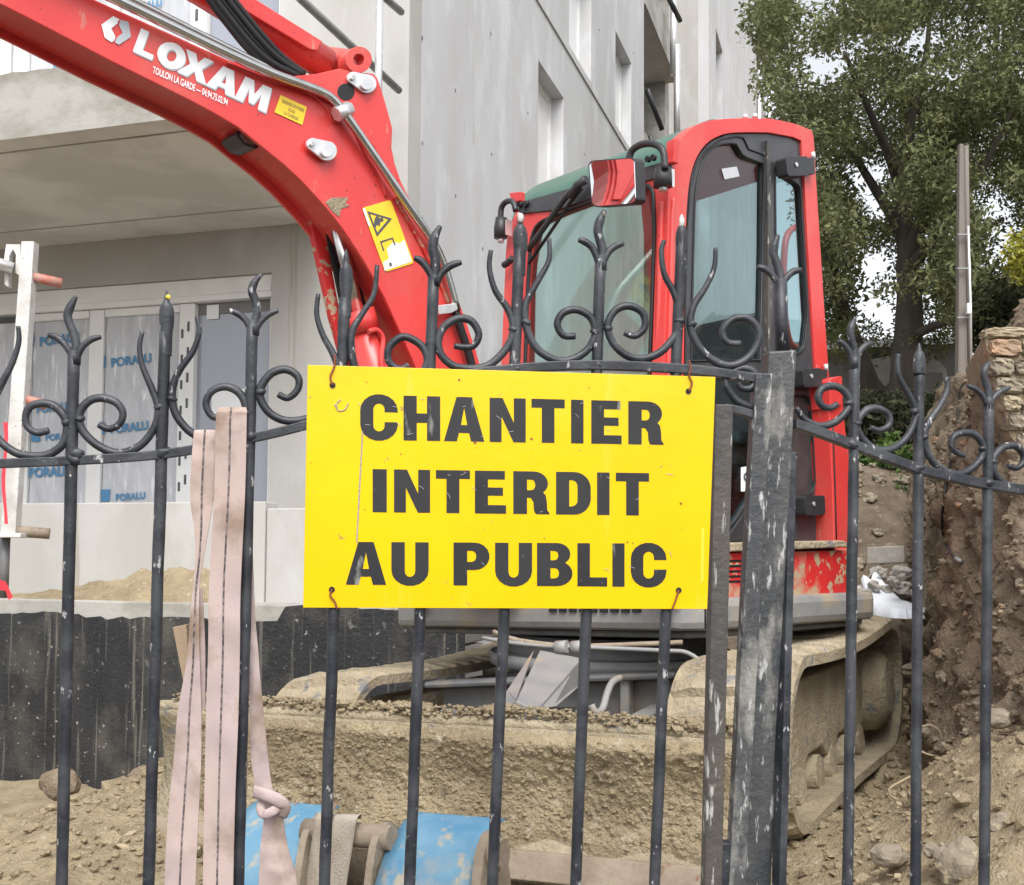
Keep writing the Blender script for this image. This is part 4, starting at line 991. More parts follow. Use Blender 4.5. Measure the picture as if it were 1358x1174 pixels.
def glyph(ch, quad, pl, off, m, par, th=0.0006, name='letter'):
    """quad: bottom-left, bottom-right, top-right, top-left in pixels"""
    bl, br, tr, tl = [Vector(q) for q in quad]
    f = lambda p: tuple((bl * (1 - p[0]) + br * p[0]) * (1 - p[1]) + (tl * (1 - p[0]) + tr * p[0]) * p[1])
    return fill(name, pl, [[f(p) for p in c] for c in GL[ch]], th, m, par, off=off)
for ch, x0, x1 in (('L', 530, 606), ('O', 614, 722), ('X', 706, 824), ('A', 822, 936), ('M', 936, 1062)):
    k = 1 / 3.011
    q = [(x0 * k, (205 + .462 * (x0 - 530)) * k), (x1 * k, (205 + .462 * (x1 - 530)) * k)]
    up = (34 * k, -92 * k)
    quad = [q[0], q[1], (q[1][0] + up[0], q[1][1] + up[1]), (q[0][0] + up[0], q[0][1] + up[1])]
    glyph(ch, quad, BP, .0032, 'white_vinyl', boom)
    glyph(ch, [(a + .6, b + 2.2) for a, b in quad], BP, .0020, 'grey_vinyl', boom, name='letter_shadow')
k = 1 / 4.892
fill('logo_half', BP, [[(a * k, b * k) for a, b in [(735, 105), (778, 128), (762, 142), (765, 150), (722, 185), (748, 238), (742, 262), (725, 275), (680, 246), (658, 160)]]], .0006, 'white_vinyl', boom, off=.0032)
fill('logo_half', BP, [[(a * k, b * k) for a, b in [(782, 128), (834, 142), (850, 240), (772, 291), (745, 277), (760, 242), (796, 214), (772, 162)]]], .0006, 'grey_vinyl', boom, off=.0032)
text('phone_line', 'TOULON LA GARDE — 04.94.75.02.94', BP, (202, 96.5), (301.5, 140), 'white_vinyl', boom, off=.003, h=.031, bold=.02)
s1 = fill('decal', BP, [[(372, 126), (407, 142), (401, 166), (364, 149)]], .0008, 'sticker', boom, off=.003)
text('decal_text', 'DEFENSE DE PASSER', BP, (374, 136), (403, 149), 'label_ink', s1, off=.0042, h=.017, bold=.0)
text('decal_text', 'SOUS', BP, (382, 147), (391, 151), 'label_ink', s1, off=.0042, h=.017, bold=.0)
text('decal_text', 'LA CHARGE', BP, (376, 151), (395, 160), 'label_ink', s1, off=.0042, h=.017, bold=.0)
s2 = fill('warning_decal', BP, [rounded([(480, 276), (518, 265), (549, 349), (511, 361)], 4, 3)], .0008, 'sticker', boom, off=.003)
fill('torn_patch', BP, [[(513, 330), (522, 321), (530, 323), (536, 318), (546, 347), (510, 359), (508, 348), (516, 343)]], .0005, 'white_vinyl', s2, off=.0040)
fill('torn_patch', BP, [[(481, 277), (484, 276), (492, 300), (489, 300)]], .0005, 'white_vinyl', s2, off=.0040)
fill('warning_triangle', BP, [[(487, 280), (520, 290), (500, 314)], [(490.5, 283.5), (515, 291), (500.5, 308.5)]], .0005, 'label_ink', s2, off=.0042)
fill('warning_mark', BP, [[(497, 290), (500, 286), (504, 290), (507, 288), (509, 293), (504, 295), (504, 300), (500, 298), (498, 302), (496, 297)]], .0005, 'label_ink', s2, off=.0042)
fill('warning_frame', BP, [[(504, 320), (521, 315), (525, 325), (523, 326), (520, 317), (506, 322), (510, 332), (508, 333)]], .0005, 'label_ink', s2, off=.0042)
fill('warning_mark', BP, [[(516, 349), (519, 348), (520, 353), (517, 354)]], .0005, 'label_ink', s2, off=.0043)
fill('mud_smear', BP, [[(432, 268), (440, 262), (462, 262), (458, 270), (464, 273), (452, 277), (450, 288), (440, 280)]], .001, 'mud', boom, off=.002)

# --- undercarriage
ua = Vector((-0.46, -0.888, 0)).normalized()
ul = Vector((0.888, -0.46, 0.095)).normalized()
uu = Vector((0, 0, 1))
Q0 = at(1047, 1114, 3.50)
Q0.z = 0.605
WU, TW = 2.08, 0.41
KZ = 1.15
def UC(x, y, z): return Q0 + ua * x + ul * y + uu * z * KZ            # x forward from the front of the right track, y<=0 inward, z up
def track(y_out, side):
    y_in = y_out - TW if side > 0 else y_out + TW
    fx, fr, rx, rr = -.25, .245, -2.02, .255
    path = []
    for i in range(20): a = R(-90 + 0) + math.pi * i / 19; path.append((fx + fr * math.cos(a) , fr + .035 + fr * math.sin(a) * 1.0))
    n = 34
    for i in range(1, n): t = i / n; path.append((fx + (rx - fx) * t, .525 + (.03 * t) - .03 * math.sin(math.pi * t)))
    for i in range(20): a = R(90) + math.pi * i / 19; path.append((rx + rr * math.cos(a), rr + .03 + rr * math.sin(a)))
    for i in range(1, n): t = i / n; path.append((rx + (fx - rx) * t, .02 + .015 * (1 - abs(2 * t - 1))))
    # resample
    pts = path + [path[0]]; acc = [0]
    for i in range(1, len(pts)): acc.append(acc[-1] + math.dist(pts[i], pts[i - 1]))
    N = 360; res = []; j = 0
    for i in range(N):
        s = acc[-1] * i / N
        while acc[j + 1] < s: j += 1
        t = (s - acc[j]) / max(1e-9, acc[j + 1] - acc[j]); res.append((pts[j][0] + (pts[j + 1][0] - pts[j][0]) * t, pts[j][1] + (pts[j + 1][1] - pts[j][1]) * t))
    rows = []
    for i in range(N):
        p, q = res[i - 1], res[(i + 1) % N]
        tx, tz = q[0] - p[0], q[1] - p[1]; l_ = math.hypot(tx, tz); nx, nz = tz / l_, -tx / l_
        lug = 0.024 if (i % 8) < 4 else 0.0
        x, z = res[i]
        def o(y, d, jit=1):
            e = d + (0.014 * fbm((x * 1.0, y, z), 3, 9) if jit else 0)
            return UC(x + nx * e, y, z + nz * e)
        yo, yi = y_out, y_in
        mid = [y_out + (y_in - y_out) * t for t in (0.04, .2, .35, .5, .65, .8, .96)]
        r = [o(yo, .004, 0)] + [o(yy, lug * (0.55 if k in (0, 6) else 1.0)) for k, yy in enumerate(mid)] + [o(yi, .004, 0), o(yi, -.028, 0), o(yo, -.028, 0)]
        rows.append(r)
    rows.append(rows[0])
    mb = MB(); mb.sheet(rows, False, True)
    tr = mb.build('track', 'mud', exc, fixn=True)
    # roller frame and wheels inside the belt
    s = 1 if side > 0 else -1
    ya, yb = y_out - s * .11, y_out - s * (TW - .05)
    mb = MB(); prof = [(-.42, .13), (-.42, .36), (-.60, .43), (-1.70, .43), (-1.82, .36), (-1.82, .17), (-1.66, .14), (-1.60, .18), (-1.28, .18), (-1.22, .14), (-1.06, .14), (-1.0, .18), (-.74, .18), (-.68, .14), (-.52, .14)]
    mb.prism([[UC(x, ya, z) for x, z in prof]], ul * (yb - ya)); mb.build('roller_frame', 'mud', tr, bevel=.012)
    for x in (-.60, -.90, -1.14, -1.44, -1.74):
        mb = MB(); mb.tube([UC(x, ya + s * .01, .105), UC(x, yb, .105)], .068, 16); mb.build('roller', 'mud', tr)
    mb = MB(); mb.tube([UC(-.25, y_out - s * .08, .28), UC(-.25, y_out - s * (TW - .08), .28)], .20, 24); mb.build('idler', 'mud', tr)
    mb = MB(); mb.tube([UC(-2.02, y_out - s * .02, .285), UC(-2.02, y_out - s * .05, .285), UC(-2.02, y_out - s * .10, .285), UC(-2.02, y_out - s * (TW - .06), .285)], [.12, .16, .20, .20], 24); mb.build('sprocket', 'mud', tr)
    return tr
track(0.0, 1); track(-WU, -1)
def cbox(name, x0, x1, y0, y1, z0, z1, m, par=None, bevel=.012):
    mb = MB(); mb.hexa([UC(x0, y0, z0), UC(x1, y0, z0), UC(x1, y1, z0), UC(x0, y1, z0), UC(x0, y0, z1), UC(x1, y0, z1), UC(x1, y1, z1), UC(x0, y1, z1)]); return mb.build(name, m, par if par is not None else exc, bevel=bevel)
cen = cbox('centre_frame', -.55, -1.75, -TW - .16, -WU + TW + .10, .14, .46, 'darkgrey')
cbox('frame_rib', -.49, -.55, -.72, -.76, .14, .47, 'grey', cen); cbox('frame_rib', -.49, -.55, -1.16, -1.20, .14, .47, 'grey', cen)
cbox('frame_lip', -.46, -.56, -TW - .12, -WU + TW + .06, .462, .485, 'darkgrey', cen)
mb = MB(); mb.hexa([UC(-.35, -TW - .01, .10), UC(-1.9, -TW - .01, .10), UC(-1.9, -TW - .16, .10), UC(-.35, -TW - .10, .10), UC(-.35, -TW - .01, .30), UC(-1.9, -TW - .01, .42), UC(-1.9, -TW - .16, .42), UC(-.35, -TW - .10, .30)]); mb.build('frame_leg', 'grey', cen)
mb = MB(); mb.hexa([UC(-.35, -WU + TW + .01, .10), UC(-1.9, -WU + TW + .01, .10), UC(-1.9, -WU + TW + .16, .10), UC(-.35, -WU + TW + .10, .10), UC(-.35, -WU + TW + .01, .32), UC(-1.9, -WU + TW + .01, .48), UC(-1.9, -WU + TW + .16, .48), UC(-.35, -WU + TW + .10, .32)]); mb.build('frame_leg', 'grey', cen)
mb = MB(); mb.tube([UC(-1.12, -WU / 2, .46), UC(-1.12, -WU / 2, .60)], .46, 40); mb.build('slew_ring', 'darkgrey', exc)
mb = MB(); mb.tube([UC(-1.12, -WU / 2, .485), UC(-1.12, -WU / 2, .53)], .54, 40); mb.build('slew_collar', 'grey', exc)
# blade: arms, plate
bA, bB = at(212, 940, 3.42), at(990, 982, 2.84)
bx = (bB - bA); BWD = bx.length; bx.normalize()
bn = bx.cross(Vector((0, 0, 1))).normalized()
if bn.y > 0: bn = -bn
bu = bn.cross(bx); bu = bu if bu.z > 0 else -bu
def BL(u, v, d): return bA + bx * u + bu * v + bn * d
def bprof(v):    # v from 0 (top) to -.38
    t = -v / .38
    return -.045 * math.sin(math.pi * min(1, t * 1.02)) + .06 * t * t + .01
vs = lin(0, -.38, 16)
rows = [[BL(u, v, bprof(v)) for v in vs] + [BL(u, v, bprof(v) - .028) for v in reversed(vs)] for u in lin(0, BWD, 12)]
mb = MB(); mb.sheet(rows, True, True)
for r in (rows[0], rows[-1]):
    m_ = len(vs)
    mb.add(r, [(i, i + 1, 2 * m_ - 2 - i, 2 * m_ - 1 - i) for i in range(m_ - 1)])
blade = mb.build('dozer_blade', 'mud', exc)
mb = MB(); mb.hexa([BL(.0, -.375, bprof(-.38) - .02), BL(BWD, -.375, bprof(-.38) - .02), BL(BWD, -.375, bprof(-.38) + .006), BL(0, -.375, bprof(-.38) + .006), BL(0, -.31, bprof(-.31) - .02), BL(BWD, -.31, bprof(-.31) - .02), BL(BWD, -.31, bprof(-.31) + .014), BL(0, -.31, bprof(-.31) + .014)])
mb.build('cutting_edge', 'rusty', blade, bevel=.004)
mb = MB(); mb.tube([BL(-.01 + (BWD + .02) * i / 90, .008 + .007 * fbm((i * .11, 0, 0), 3, 2), -.012 + .010 * fbm((i * .13, 4, 0), 3, 2)) for i in range(91)], [.016 + .005 * noise.noise((i * .31, 2, 2)) for i in range(91)], 12); mb.build('top_rail', 'mud', blade)
# caked soil on the blade
rows = []
NU, NV = 330, 70
for i in range(NU):
    u = .02 + (BWD - .04) * i / (NU - 1); r = []
    for j in range(NV):
        t = j / (NV - 1); v = -.008 - .317 * t
        e = sst(0.02, .20, u + .12 * fbm((u, t, 2), 3, 5)) * sst(-.05, .10, t) * (1 - sst(.80, 1.0, t + .20 * fbm((u * 1.5, 0, 1), 3, 3)))
        fall = 1 - .35 * sst(BWD * .70, BWD * .95, u)
        rg = .35 + .65 * sst(-.15, .2, fbm((u, v, 21), 3, 2.4)); d = (.034 + .060 * fbm((u, v * 1.2, 4), 3, 2.6)) * e * fall + .012 * fbm((u, v, 8), 3, 15) * e * rg + .008 * noise.noise((u * 50, v * 50, 3)) * e * rg + .005 * noise.noise((u * 95, v * 95, 9)) * e - .006 * (1 - e)
        r.append(BL(u, v, bprof(v) + d))
    rows.append(r)
mb = MB(); mb.sheet(rows); tag(mb.build('caked_soil', 'soil', blade, fixn=False), kind='stuff')
cr = MB(); rs = random.Random(4)
for i in range(2600):
    ii, jj = rs.randrange(6, NU - 6), rs.randrange(3, NV - 8)
    p = rows[ii][jj]; s = .002 + .006 * rs.random() ** 2.6
    if (rows[ii][jj] - BL(.02 + (BWD - .04) * ii / (NU - 1), -.008 - .317 * jj / (NV - 1), bprof(-.008 - .317 * jj / (NV - 1)))).dot(bn) < .008: continue
    clod(cr, p, s, rs)
for i in range(2200):                                               # crumbs along the top rail
    u = rs.uniform(.05, BWD - .03); s = .003 + .007 * rs.random() ** 2 + (.009 if fbm((u, 0, 3), 2, 4) > .05 else 0) * rs.random()
    p = BL(u, .030 + rs.uniform(-.012, .014) + .02 * max(0, fbm((u, 0, 5), 2, 3)), -.012 + rs.uniform(-.05, .02))
    clod(cr, p, s * .9, rs)
tag(cr.build('soil_crumbs', 'soil', blade, fixn=False), kind='stuff')
for (u, y) in ((.42, -WU + TW + .16), (BWD - .42, -TW - .22)):
    a, b = BL(u, -.12, -.06), UC(-.6, y, .30)
    d = (b - a).normalized(); s = d.cross(Z).normalized()
    mb = MB(); mb.box((a + b) / 2, d, s, s.cross(d), (b - a).length / 2, .035, .085); mb.build('blade_arm', 'grey', blade, bevel=.008)
a, b = BL(.45, -.02, -.10), BL(BWD - .4, -.02, -.10)
mb = MB(); mb.box((a + b) / 2 - Z * .04, bx, bn, bu, (b - a).length / 2, .07, .03); mb.build('blade_stiffener', 'grey', blade, bevel=.006)
# cylinder cover plate, folded sheet
A1, A2, A3, A4 = at(716, 862, 3.98), at(772, 873, 3.92), at(712, 942, 3.34), at(684, 930, 3.38)
dn = Vector((0, 0, -.012))
mb = MB(); mb.hexa([A1 + dn, A2 + dn, A3 + dn, A4 + dn, A1, A2, A3, A4]); cov = mb.build('cylinder_cover', 'grey', exc, bevel=.003)
B2, B3 = at(771, 908, 3.88), at(738, 936, 3.46)
th = Vector((-.008, .004, 0))
mb = MB(); mb.hexa([B2, B3, B3 + th, B2 + th, A2, A3, A3 + th, A2 + th]); mb.build('cover_cheek', 'grey', cov)
E1, E2 = at(673, 915, 3.55), at(655, 940, 3.50)
mb = MB(); mb.hexa([E2, at(660, 947, 3.44), A4 + dn, A4 + dn + Vector((0, .02, 0)), E1, A4, A4 + Vector((0, 0, .004)), A1 + Vector((-.02, 0, 0))]); mb.build('cover_cheek', 'grey', cov)
for px in (745, 766):
    mb = MB(); c = at(px, 858, 3.95); mb.tube([c - ul * .022, c + ul * .022], .022, 12); mb.build('pin_lug', 'grey', cov)
mb = MB(); mb.tube([UC(-.62, -.98, .34), at(705, 955, 3.40)], .035, 14); mb.build('blade_cylinder', 'chrome', exc)
mb = MB(); mb.tube([at(a, b, y) for a, b, y in smooth([(823, 899, 3.92), (812, 905, 3.86), (805, 920, 3.8), (799, 940, 3.75), (790, 945, 3.72), (784, 935, 3.72)], 4)], .012, 10); mb.build('hose', 'grey', exc)
mb = MB(); mb.tube([at(a, b, y) for a, b, y in smooth([(640, 846, 4.05), (700, 855, 3.98), (790, 859, 3.93), (880, 863, 3.88), (912, 866, 3.86), (938, 884, 3.84)], 4)], .0075, 8); mb.build('hose', 'grey', exc)
mb = MB(); mb.tube([at(a, b, y) for a, b, y in smooth([(655, 838, 4.1), (690, 850, 4.0), (760, 857, 3.95), (860, 854, 3.95), (905, 852, 3.95)], 4)], .009, 8); mb.build('hose', 'rusty', exc)

# ================================================================== VEGETATION AND FAR THINGS
def leaves(name, centres, per, spread, size, m, parent, seed, flat=0.8):
    rs = random.Random(seed); mb = MB()
    for c, rad in centres:
        for i in range(int(per * (rad / spread) ** 2)):
            d = Vector((rs.gauss(0, 1), rs.gauss(0, 1), rs.gauss(0, 1) * flat)); d = d / max(1e-6, d.length) * rad * (rs.random() ** 0.45)
            p = c + d
            n = Vector((rs.gauss(0, 1), rs.gauss(0, 1), rs.gauss(0.5, 1))).normalized()
            a = n.orthogonal().normalized(); a = Matrix.Rotation(rs.uniform(0, 6.28), 3, n) @ a; b = n.cross(a)
            s = size * rs.uniform(.6, 1.25)
            mb.v += [p - a * s, p + b * s * .42 + n * s * .1, p + a * s, p - b * s * .42 + n * s * .1]
            o = len(mb.v) - 4; mb.f.append((o, o + 1, o + 2, o + 3)); mb.sm.append(False)
    return mb.build(name, m, parent, fixn=False)
def inpoly(x, y, P):
    r = False; j = len(P) - 1
    for i in range(len(P)):
        if (P[i][1] > y) != (P[j][1] > y) and x < (P[j][0] - P[i][0]) * (y - P[i][1]) / (P[j][1] - P[i][1]) + P[i][0]: r = not r
        j = i
    return r
TY = 15.0
tree = thing('oak_tree', at(1195, 600, TY), 'big dark oak behind the excavator cab with a forked trunk', 'tree')
def limb(mb, pts, r0, r1, Yo=0.0):
    P = [at(a, b, TY + c) for a, b, c in smooth(pts, 5)]; n = len(P)
    mb.tube(P, [r0 + (r1 - r0) * i / (n - 1) for i in range(n)], 9)
trunk = MB()
limb(trunk, [(1192, 620, 0), (1200, 520, 0), (1206, 430, 0), (1206, 380, 0), (1203, 320, 0), (1196, 260, -.1), (1200, 190, .1)], .24, .08)
trunk.build('trunk', 'bark', tree)
for pts, r0, r1 in (([(1204, 350, 0), (1220, 300, -.3), (1240, 250, -.6), (1262, 190, -1), (1280, 120, -1.2)], .12, .03),
                    ([(1206, 400, 0), (1235, 360, .4), (1275, 325, .8), (1330, 290, 1.2)], .11, .03),
                    ([(1202, 330, 0), (1185, 290, .5), (1160, 250, .8), (1130, 200, 1.0), (1100, 140, 1.2)], .10, .03),
                    ([(1204, 360, 0), (1228, 330, -.6), (1250, 300, -1.0), (1300, 230, -1.5), (1340, 150, -1.8)], .09, .03),
                    ([(1198, 270, 0), (1180, 210, -.6), (1150, 140, -1.0), (1120, 70, -1.4)], .08, .025),
                    ([(1204, 450, 0), (1240, 432, -.4), (1290, 415, -.6), (1330, 380, -.7)], .07, .02),
                    ([(1200, 200, 0), (1215, 130, 0), (1230, 60, 0.3), (1235, -40, .4)], .07, .02)):
    b_ = MB(); limb(b_, pts, r0, r1); b_.build('limb', 'bark', tree)
rs = random.Random(21)
poly = [(1012, -10), (1040, -10), (1060, 2), (1085, 20), (1110, -10), (1140, -80), (1420, -160), (1560, 60), (1560, 430), (1358, 455), (1300, 440), (1240, 450), (1140, 470), (1095, 440), (1085, 330), (1070, 200), (1020, 120), (1006, 60)]
gaps = [(1300, 195, 15), (1190, 295, 14), (1255, 250, 10), (1320, 270, 26), (1340, 330, 24), (1120, 235, 16), (1075, 85, 14), (1150, 140, 12), (1065, 45, 14), (1215, 170, 11), (1180, 425, 22), (1145, 405, 18), (1230, 440, 16), (1240, 410, 14), (1260, 105, 10), (1105, 330, 14), (1160, 345, 14), (1130, 380, 16), (1100, 15, 12), (1285, 30, 10), (1230, 340, 10), (1190, 60, 9)]
cs = []
while len(cs) < 980:
    x, y = rs.uniform(1000, 1560), rs.uniform(-160, 470)
    if not inpoly(x, y, poly): continue
    if any((x - a) ** 2 + (y - b) ** 2 < (r * 1.5) ** 2 for a, b, r in gaps): continue
    if noise.noise((x * .022, y * .022, 1.5)) < -0.34: continue
    cs.append((at(x, y, TY + rs.uniform(-2.6, 2.6)), rs.uniform(.16, .38)))
rs = random.Random(22); c2 = []
while len(c2) < 230:
    x, y = rs.uniform(1085, 1500), rs.uniform(120, 470)
    if any((x - a) ** 2 + (y - b) ** 2 < (r * (1.5 if a > 1335 else .8)) ** 2 for a, b, r in gaps): continue
    c2.append((at(x, y, TY + rs.uniform(2.4, 3.6)), rs.uniform(.2, .4)))
leaves('crown', cs + c2, 150, .30, .044, 'leaf', tree, 5)
t2 = thing('oak_tree', at(1120, 620, TY + 1.5), 'thin leaning dark tree trunk just right of the red cab', 'tree')
b_ = MB(); limb(b_, [(1172, 560, 1.5), (1150, 500, 1.5), (1128, 440, 1.5), (1108, 380, 1.5), (1096, 320, 1.5), (1088, 250, 1.5)], .17, .06); b_.build('trunk', 'bark', t2)
cs = [(at(rs.uniform(1084, 1135), rs.uniform(230, 450), TY + 1.5 + rs.uniform(-.8, .8)), rs.uniform(.15, .3)) for i in range(75)]
leaves('crown', cs, 60, .30, .065, 'leaf', t2, 6)
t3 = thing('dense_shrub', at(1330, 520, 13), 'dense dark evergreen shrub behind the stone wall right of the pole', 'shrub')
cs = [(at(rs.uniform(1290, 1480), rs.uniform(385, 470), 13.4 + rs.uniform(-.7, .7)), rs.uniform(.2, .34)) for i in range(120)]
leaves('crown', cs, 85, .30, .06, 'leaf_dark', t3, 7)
b_ = MB(); b_.tube([at(1340, 560, 13.4), at(1345, 400, 13.4)], .07, 8); b_.build('trunk', 'bark', t3)
t4 = thing('yellow_shrub', at(1345, 420, 12.2), 'bright yellow green bush beside the oak at the right edge', 'shrub')
cs = [(at(rs.uniform(1338, 1430), rs.uniform(318, 366), 12.2 + rs.uniform(-.3, .3)), .15) for i in range(46)]
leaves('crown', cs, 260, .30, .04, 'leaf_yellow', t4, 8)
b_ = MB(); b_.tube([at(1372, 560, 12.2), at(1372, 350, 12.2)], .04, 8); b_.build('trunk', 'bark', t4)
# hedge bank at the foot of the trees, its shade put into dark leaf colour
hm = []
for i in range(260):
    x, y = rs.uniform(1128, 1300), rs.uniform(535, 600)
    hm.append((at(x, y, 12.6 + rs.uniform(-.5, .5)), rs.uniform(.14, .26)))
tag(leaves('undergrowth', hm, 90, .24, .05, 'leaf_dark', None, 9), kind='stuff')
# weeds
for k, (px, py, Y, n_, lab) in enumerate(((1195, 612, 9.4, 16, 'fresh green leafy weeds on the dirt bank between the fence bars'), (1215, 640, 9.2, 9, 'small patch of green weeds lower on the bank by the spear bar'), (1170, 600, 9.7, 9, 'low green weeds at the top of the dirt bank behind the curved scroll'))):
    wd = thing('weed_plant', at(px, py + 15, Y), lab, 'plant', 'green weeds on the dirt bank')
    cs = [(at(px + rs.uniform(-26, 22), py + rs.uniform(-14, 12), Y + rs.uniform(-.3, .2)), rs.uniform(.07, .12)) for i in range(n_)]
    leaves('foliage', cs, 42, .10, .045, 'leaf_fresh', wd, 30 + k)
    b_ = MB()
    for j in range(5): c = at(px + rs.uniform(-20, 18), py + 16, Y); b_.tube([c, c + Vector((rs.uniform(-.05, .05), 0, .16))], .006, 5)
    b_.build('stem', 'leaf_fresh', wd)
# old garden house wall behind the trees
hw = thing('old_garden_house', at(1190, 560, 19), 'pale old rendered garden wall with a sloping grey coping behind the tree trunks', 'wall')
mb = MB(); mb.hexa([at(1040, 600, 19.4), at(1275, 600, 19.4), at(1275, 600, 20), at(1040, 600, 20), at(1040, 466, 19.4), at(1275, 455, 19.4), at(1275, 455, 20), at(1040, 466, 20)]); mb.build('wall', 'render_grey', hw)
mb = MB(); mb.hexa([at(1040, 466, 19.2), at(1275, 455, 19.2), at(1275, 455, 20.2), at(1040, 466, 20.2), at(1040, 454, 19.5), at(1275, 446, 19.5), at(1275, 446, 20), at(1040, 454, 20)]); mb.build('coping', 'render_white', hw)
mb = MB(); mb.prism([[at(1148, 478, 19.3), at(1190, 470, 19.3), at(1182, 505, 19.3), at(1175, 512, 19.3), at(1166, 502, 19.3)]], (0, .08, 0)); mb.build('render_patch', 'render_white', hw)
mb = MB(); mb.hexa([at(1206, 560, 18.6), at(1262, 560, 18.6), at(1262, 560, 19.2), at(1206, 560, 19.2), at(1222, 452, 18.6), at(1255, 490, 18.6), at(1255, 490, 19.2), at(1222, 452, 19.2)]); mb.build('gable', 'render_white', hw)
mb = MB(); mb.hexa([at(1208, 540, 18.0), at(1254, 536, 18.0), at(1254, 536, 18.4), at(1208, 540, 18.4), at(1212, 494, 18.0), at(1250, 494, 18.0), at(1250, 494, 18.4), at(1212, 494, 18.4)]); mb.build('low_wall', 'render_grey', hw)
# power pole
po = thing('utility_pole', at(1278, 520, 11), 'slim grey twin utility pole standing before the oak', 'pole')
mb = MB(); a, b = at(1278, 560, 11), at(1275, 192, 11); mb.hexa([a + Vector((-.075, -.05, 0)), a + Vector((.03, -.05, 0)), a + Vector((.03, .05, 0)), a + Vector((-.075, .05, 0)), b + Vector((-.03, -.03, 0)), b + Vector((.012, -.03, 0)), b + Vector((.012, .03, 0)), b + Vector((-.03, .03, 0))]); mb.build('shaft', 'polewood', po, bevel=.006)
mb = MB(); a, b = at(1286, 560, 11), at(1281, 194, 11); mb.tube([a, b], .026, 10); mb.build('second_shaft', 'polewood', po)
mb = MB(); mb.tube([at(1288, 480, 10.9), at(1287, 400, 10.9), at(1284, 300, 10.9)], .012, 8); mb.build('conduit', 'zinc', po)
pbox(1283, 402, 1289, 416, 10.85, .05, 'connector', 'zinc', po)
for y in (310, 355, 420): pbox(1270, y, 1288, y + 2, 10.9, .02, 'band', 'scaf', po, .001)
# overhead wire from the pole into the tree
mb = MB(); mb.tube([at(1284, 200, 11) + Vector((0, 0, -.02 * 0)), at(1330, 262, 12), at(1372, 320, 13)], .006, 6); tag(mb.build('power_cable', 'cable'), 'thin dark cable running down from the utility pole through the leaves', 'cable')

# stone wall on the earth bank at right
sw = thing('stone_wall', at(1345, 600, 4.15), 'broken end of a yellowish rubble stone wall on the earth bank', 'wall')
mb = MB(); yb = 4.22
mb.prism([[at(1304, 443, yb), at(1420, 436, yb), at(1420, 640, yb), at(1358, 600, yb), at(1340, 580, yb), at(1328, 530, yb), at(1316, 500, yb)]], (0.25, .8, 0)); mb.build('mortar', 'mortar', sw, bevel=.01)
rs = random.Random(9)
for (x, x1, y0, y1, sm_) in ((1303, 1356, 437, 450, 'mortar'), (1358, 1425, 434, 449, 'mortar'), (1308, 1350, 452, 474, 'stone2'), (1352, 1395, 452, 476, 'stone'), (1310, 1340, 477, 500, 'stone'), (1342, 1362, 479, 498, 'stone'), (1364, 1424, 479, 503, 'stone2'),
        (1316, 1352, 503, 524, 'stone'), (1354, 1400, 505, 530, 'mortar'), (1326, 1348, 527, 546, 'mortar'), (1350, 1390, 533, 560, 'stone'), (1334, 1352, 549, 572, 'stone'), (1354, 1410, 563, 592, 'mortar'), (1346, 1366, 575, 600, 'stone'), (1368, 1424, 595, 625, 'stone')):
    c = at((x + x1) / 2, (y0 + y1) / 2, yb + .018); hw_ = (x1 - x) / 2 / FPX * yb; hh_ = (y1 - y0) / 2 / FPX * yb
    bm = bmesh.new(); bmesh.ops.create_cube(bm, size=2.0); bmesh.ops.subdivide_edges(bm, edges=bm.edges, cuts=5, use_grid_fill=True)
    m_ = MB(); sd_ = rs.random() * 40; vs_ = []
    for v in bm.verts:
        q = v.co.copy(); e = 1 - .10 * (abs(q.x) > .9) * (abs(q.z) > .9) - .08 * (abs(q.x) > .9) * (abs(q.y) > .9) - .06 * (abs(q.z) > .9) * (abs(q.y) > .9)
        k_ = q * 2.3
        vs_.append(c + Vector((q.x * hw_ * e, q.y * .045 * e, q.z * hh_ * e)) + Vector((noise.noise(k_ + Vector((sd_, 0, 0))), noise.noise(k_ + Vector((0, sd_, 0))) * 1.5, noise.noise(k_ + Vector((0, 0, sd_))))) * .008)
    m_.add(vs_, [tuple(v.index for v in f.verts) for f in bm.faces], False); bm.free()
    m_.build('stone', sm_, sw, fixn=False)
# cables and roots on the bank
mb = MB(); mb.tube([on_bank(a, b, .014) for a, b, y in smooth([(1284, 498, 5.2), (1272, 520, 5.3), (1270, 560, 5.4), (1262, 600, 5.3), (1252, 660, 5.1), (1249, 700, 5.0), (1256, 725, 4.9), (1268, 742, 4.8)], 5)], .0055, 8)
tag(mb.build('hanging_cable', 'cable'), 'black cable hanging down the cut earth bank', 'cable')
mb = MB(); mb.tube([on_bank(1266, 740, .016), on_bank(1276, 746, .016)], .010, 8); tag(mb.build('cable_sleeve', 'scaf'), 'short blue grey sleeve on the end of the hanging cable', 'cable end')
for k, (pts, Y, lab) in enumerate((([(1222, 964), (1234, 962), (1246, 970), (1250, 984)], 4.2, 'pale thin root loop beside the pile of dirt right of the track'), ([(1222, 997), (1236, 1002), (1258, 1001)], 4.0, 'short straight pale root lying under the root loop'), ([(1252, 968), (1258, 978), (1266, 984), (1262, 990), (1252, 982)], 4.1, 'knotted pale root bundle right of the spear bar'), ([(1222, 1022), (1196, 1036), (1180, 1046), (1182, 1056), (1200, 1062), (1225, 1058)], 3.7, 'curved thin root lying on the dirt near the track'), ([(1222, 1030), (1240, 1018), (1252, 1012)], 3.8, 'split pale twig lying on the heap crest'))):
    mb = MB(); mb.tube([at(a, b, Y) for a, b in smooth(pts, 5)], .0038, 7); tag(mb.build('root', 'straw'), lab, 'root', 'pale roots in the dirt')

